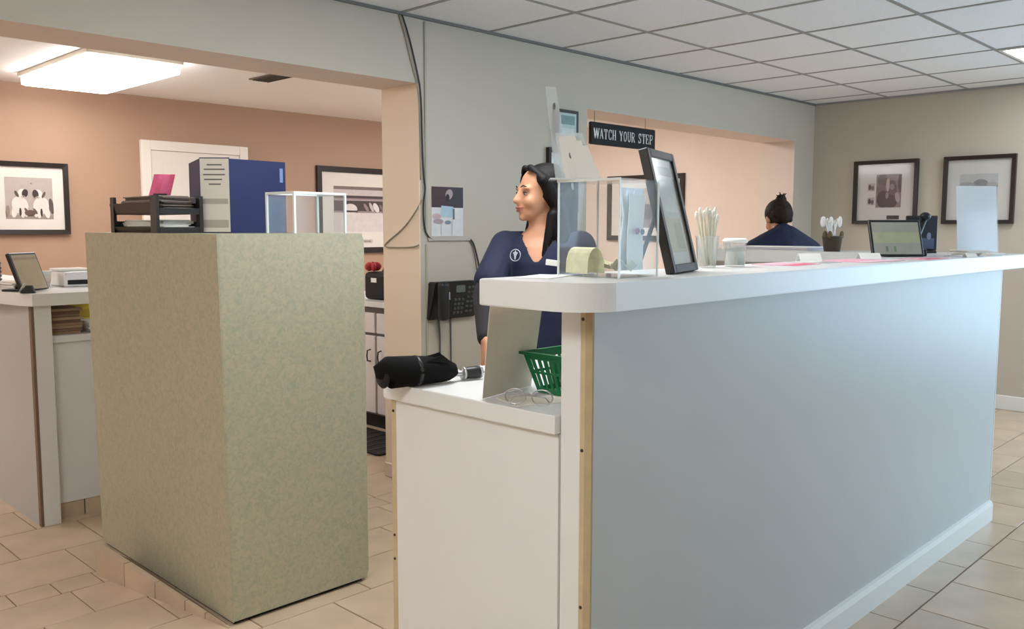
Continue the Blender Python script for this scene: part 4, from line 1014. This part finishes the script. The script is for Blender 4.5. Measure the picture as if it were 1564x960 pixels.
def hand(bm, wrist, d_, palm_n, side, curl=.5, s=1.0):
    """five-fingered hand: d_ towards the fingers, palm_n out of the palm, side +1/-1 picks the thumb edge"""
    w_ = Vector(wrist); d_ = Vector(d_).normalized(); pn_ = Vector(palm_n); pn_ = (pn_-d_*pn_.dot(d_)).normalized()
    l_ = d_.cross(pn_)*side
    for k_ in (-.028, -.010, .009, .027): capsule(bm, w_+d_*.012*s+l_*k_*.6*s, w_+d_*.082*s+l_*k_*s, .014*s, .0125*s, 10)
    for k_, L_, r_ in ((-.030, .058, .0075), (-.010, .072, .0085), (.010, .078, .0088), (.030, .07, .0085)):
        p_ = w_+d_*.085*s+l_*k_*s; a = 0
        dirn = d_.copy()
        for seg_, fr_ in enumerate((.45, .32, .23)):
            a = curl*(.45+.55*seg_)
            dirn = (d_*cos(a)+pn_*sin(a)).normalized()
            q_ = p_+dirn*L_*fr_*s
            capsule(bm, p_, q_, r_*s*(1-.1*seg_), r_*s*(.94-.12*seg_), 8); p_ = q_
    p_ = w_+d_*.03*s+l_*.028*s
    for L_, o_ in ((.042, .9), (.03, .5), (.024, .25)):
        q_ = p_+(d_*(1-o_*.4)+l_*o_+pn_*.35).normalized()*L_*s
        capsule(bm, p_, q_, .0115*s, .0095*s, 8); p_ = q_

def person(name, label, base, face_az, head_yaw, head_pitch, S, wide, arms, hairm, hair_style, voxel, vneck=1.25, drop=(0, 0, 0), hump=False):
    rotz = radians(face_az)+pi/2
    hy = Matrix.Rotation(head_yaw, 3, 'Z') @ Matrix.Rotation(head_pitch, 3, 'X')
    piv = Vector((0, .008, 1.40))
    def H_(p_): return hy @ (Vector(p_)-piv)+piv+Vector(drop)
    bm = bmesh.new(); wd = wide
    torso = [(.80, .150*wd, .112*wd, 0, .01), (.90, .172*wd, .125*wd, 0, .012), (1.0, .150*wd, .108*wd, 0, .005), (1.08, .138*wd, .1*wd, 0, 0), (1.17, .15*wd, .112*wd, 0, -.004), (1.24, .158*wd, .112*wd, 0, 0), (1.30, .15*wd, .095*wd, 0, .008), (1.335, .115*wd, .075*wd, 0, .012), (1.36, .07, .062, 0, .012), (1.38, .052, .054, 0, .01)]
    loft(bm, torso)
    capsule(bm, (0, .012, 1.34), H_((0, .0, 1.47)), .053, .049)
    # head
    ell(H_((0, .012, 1.527)), (.076, .094, .088), bm, hy, 20, 14)
    ell(H_((0, -.03, 1.485)), (.063, .062, .082), bm, hy, 20, 14)
    ell(H_((0, -.045, 1.435)), (.046, .044, .034), bm, hy)
    ell(H_((0, -.074, 1.414)), (.02, .018, .016), bm, hy)
    for sx in (-1, 1):
        ell(H_((sx*.036, -.064, 1.472)), (.024, .022, .026), bm, hy)
        ell(H_((sx*.03, -.078, 1.522)), (.026, .012, .009), bm, hy)
        ell(H_((sx*.077, .012, 1.488)), (.010, .018, .030), bm, hy)
        capsule(bm, H_((sx*.010, -.094, 1.472)), H_((sx*.006, -.1, 1.472)), .0085, .008, 8)
    capsule(bm, H_((0, -.086, 1.512)), H_((0, -.106, 1.475)), .009, .0125, 10)
    ell(H_((0, -.086, 1.449)), (.024, .014, .0075), bm, hy); ell(H_((0, -.085, 1.439)), (.02, .014, .0075), bm, hy)
    # arms
    for (sh, el, wr, hd, pn_, sd) in arms:
        capsule(bm, sh, el, .046*wd, .038*wd); capsule(bm, el, wr, .038*wd, .026); hand(bm, wr, hd, pn_, sd)
        capsule(bm, (sh[0]*.3, sh[1], 1.31), sh, .05, .05*wd)
    # legs
    for sx in (-1, 1):
        capsule(bm, (sx*.085*wd, .012, .84), (sx*.09*wd, 0, .47), .085*wd, .055*wd); capsule(bm, (sx*.09*wd, 0, .47), (sx*.09*wd, .02, .08), .055*wd, .036)
        capsule(bm, (sx*.09*wd, .03, .035), (sx*.095*wd, -.12, .028), .034, .026)
    body = fuse(name, bm, voxel, SKIN)
    body.location = base; body.rotation_euler = (0, 0, rotz); body.scale = (S, S, S)
    tag(body, label, 'person')
    # scrub top
    bm = bmesh.new(); ad = .014
    loft(bm, [(.78, .178*wd+.03, .13*wd+.03, 0, .01)]+[(z, rx+ad+(.02 if z < 1.12 else 0), ry+ad+(.015 if z < 1.12 else 0), cx, cy) for z, rx, ry, cx, cy in torso[1:8]]+[(1.352, .08*wd, .07, 0, .014)])
    for (sh, el, wr, hd, pn_, sd) in arms:
        s_, e_ = Vector(sh), Vector(el)
        capsule(bm, (sh[0]*.3, sh[1], 1.305), s_, .058, .058*wd+.004); capsule(bm, s_, s_.lerp(e_, .72), .056*wd+.008, .062*wd+.006)
    if hump:
        for sx in (-1, 1): capsule(bm, (sx*.02, .045, 1.315), (sx*.185, .02, 1.225), .082, .08)
        capsule(bm, (0, .02, 1.34), (0, .05, 1.25), .07, .1)
    def vcut(c_):
        if hump: return False
        t = (c_.z-vneck)/(1.355-vneck)
        return (c_.y < .0 and t > 0 and abs(c_.x) < .002+.066*t) or (c_.z > 1.345 and (c_.x**2+c_.y**2) < .072**2)
    top = fuse('scrub_top', bm, voxel, SCRUB, body, 4, vcut)
    sol = top.modifiers.new('t', 'SOLIDIFY'); sol.thickness = .004; sol.offset = -1
    # long dark sleeves under the top
    for (sh, el, wr, hd, pn_, sd) in arms:
        bm = bmesh.new(); e_, w_ = Vector(el), Vector(wr)
        capsule(bm, Vector(sh).lerp(e_, .6), e_, .042*wd+.006, .040*wd+.006); capsule(bm, e_, e_.lerp(w_, .97), .040*wd+.006, .032)
        fuse('sleeve', bm, voxel, UNDER, body)
    bm = bmesh.new()
    loft(bm, [(.76, .17*wd, .13*wd, 0, .01), (.90, .184*wd, .137*wd, 0, .012), (.98, .165*wd, .122*wd, 0, .006)])
    for sx in (-1, 1):
        capsule(bm, (sx*.088*wd, .012, .82), (sx*.093*wd, 0, .47), .096*wd, .074*wd); capsule(bm, (sx*.093*wd, 0, .47), (sx*.093*wd, .02, .1), .074*wd, .06)
    fuse('trousers', bm, voxel*1.3, SCRUB, body)
    for sx in (-1, 1):
        bm = bmesh.new()
        capsule(bm, (sx*.09*wd, .035, .042), (sx*.096*wd, -.125, .036), .042, .036); capsule(bm, (sx*.09*wd, .02, .06), (sx*.09*wd, .03, .042), .045, .042)
        fuse('shoe', bm, voxel*1.3, PAPER, body, 3)
    # hair
    bm = bmesh.new()
    ell(H_((0, .024, 1.532)), (.086, .100, .091), bm, hy, 24, 16)
    if hair_style == 'long':
        for sx in (-1, 1):
            capsule(bm, H_((sx*.022, -.055, 1.598)), H_((sx*.074, -.028, 1.55)), .016, .024, 10)
            capsule(bm, H_((sx*.074, -.02, 1.55)), H_((sx*.079, .022, 1.47)), .022, .028, 10)
            capsule(bm, H_((sx*.076, .03, 1.48)), H_((sx*.085, .045, 1.36)), .032, .034, 10)
            capsule(bm, H_((sx*.085, .045, 1.36)), H_((sx*.082, .035, 1.27)), .036, .022, 10)
            capsule(bm, H_((sx*.04, .085, 1.48)), H_((sx*.05, .09, 1.29)), .05, .04, 10)
            capsule(bm, H_((sx*.084, .01, 1.42)), H_((sx*.09, -.03, 1.27)), .024, .011, 10)
        capsule(bm, H_((0, .09, 1.5)), H_((0, .1, 1.29)), .05, .03, 10)
    else:
        ell(H_((0, .085, 1.595)), (.036, .036, .030), bm, hy); ell(H_((0, .06, 1.505)), (.076, .07, .07), bm, hy)
        for sx in (-1, 1): capsule(bm, H_((sx*.06, .05, 1.52)), H_((sx*.05, .075, 1.455)), .022, .012, 8)
        for i in range(7):
            a = i*.9; capsule(bm, H_((.01*cos(a), .10+.01*sin(a), 1.61)), H_((.034*cos(a), .10+.03*sin(a), 1.622+.008*(i % 2))), .008, .004, 6)
    ih = hy.inverted()
    def hcut(c_):
        q_ = ih @ (c_-piv-Vector(drop))+piv
        return q_.y < -.030 and q_.z < 1.588-.2*abs(q_.x) and abs(q_.x) < .066
    hr = fuse('hair', bm, min(voxel, .005), hairm, body, 3, hcut)
    sol = hr.modifiers.new('t', 'SOLIDIFY'); sol.thickness = .006; sol.offset = -1
    # eyes, brows, lips
    if hair_style == 'long':
        for sx in (-1, 1):
            e_ = obj('eye', ell((0, 0, 0), (.0115, .007, .0062), None, None, 12, 8), mat('eye_white', (196, 184, 176), .5), body, H_((sx*.031, -.0795, 1.503)), hy.to_euler(), True)
            obj('iris', ell((0, -.0045, 0), (.0058, .003, .0056), None, None, 10, 6), mat('iris_brown', (48, 30, 22), .2), e_, smooth=True)
            obj('upper_lid', tube([(-.013, -.002, .001), (-.007, -.006, .0052), (.003, -.0068, .006), (.013, -.0015, .002)], .002, 6), mat('lash_dark', (40, 28, 24), .6), e_, smooth=True)
            obj('eyebrow', tube([H_((sx*.015, -.092, 1.527)), H_((sx*.03, -.0895, 1.532)), H_((sx*.046, -.079, 1.526))], [.002, .0026, .0014], 6), HAIR, body, smooth=True)
        LIP = mat('lips', (184, 106, 96), .45)
        obj('lip', tube([H_((-.026, -.083, 1.451)), H_((-.01, -.0985, 1.450)), H_((0, -.1, 1.449)), H_((.01, -.0985, 1.450)), H_((.026, -.083, 1.451))], [.002, .0048, .0045, .0048, .002], 8), LIP, body, smooth=True)
        obj('lip', tube([H_((-.02, -.086, 1.443)), H_((0, -.0985, 1.439)), H_((.02, -.086, 1.443))], [.002, .0058, .002], 8), LIP, body, smooth=True)
    return body, rotz, H_

wb = Vector((2.515, 2.30, 0)); WAZ = 211.0; S1 = 1.0
rz = radians(WAZ)+pi/2
def to_local(p_): return Matrix.Rotation(-rz, 3, 'Z') @ (Vector(p_)-wb)
hand_w = to_local((2.062, 2.14, .90)); wrist_w = to_local((2.10, 2.18, .99))
elb = to_local((2.27, 2.34, 1.125))+Vector((-.02, 0, 0))
arms1 = [((-.148, .01, 1.305), tuple(elb), tuple(wrist_w), tuple(hand_w-wrist_w), (.8, .4, -.2), 1),
         ((.148, .01, 1.305), (.20, .04, 1.06), (.205, -.01, .83), (0, -.1, -1), (-1, 0, 0), 1)]
wm, rzw, HW = person('person', 'woman with long dark hair in navy scrubs looking aside behind the counter', wb, WAZ, radians(-52), 0, S1, .93, arms1, HAIR, 'long', .0065)
# chest emblem, name badge and earring
em = obj('emblem', tube([(.022*cos(2*pi*k_/24), .022*sin(2*pi*k_/24), 0) for k_ in range(25)], .0016, 6), mat('emblem_white', (190, 198, 210), .6), wm, (-.078, -.1175, 1.272), (pi/2-.12, 0, -.3))
em['label'] = 'round white embroidered emblem'
obj('emblem_figure', prism([(-.002, -.016), (.002, -.016), (.004, -.002), (.010, .010), (.003, .012), (0, .018), (-.003, .012), (-.010, .010), (-.004, -.002)], -.001, .002), MATS['emblem_white'], em)
bdg = obj('name_badge', box(-.026, .026, -.0015, .0015, -.011, .011, .001), PAPER, wm, (.066, -.1235, 1.245), (0, .12, .22))
# second staff member seen from behind, head bowed
b2 = Vector((5.30, 2.755, 0)); S2 = 1.0
arms2 = [((-.172, .01, 1.24), (-.225, -.03, 1.05), (-.13, -.24, 1.05), (.2, -1, .1), (0, 0, -1), -1), ((.172, .01, 1.24), (.225, -.03, 1.05), (.13, -.24, 1.05), (-.2, -1, .1), (0, 0, -1), 1)]
person('person', 'person with tied-up brown hair and navy top bent over, back turned', b2, 52, 0, radians(24), S2, 1.14, arms2, HAIRB, 'bun', .009, 1.25, (0, -.02, -.052), True)
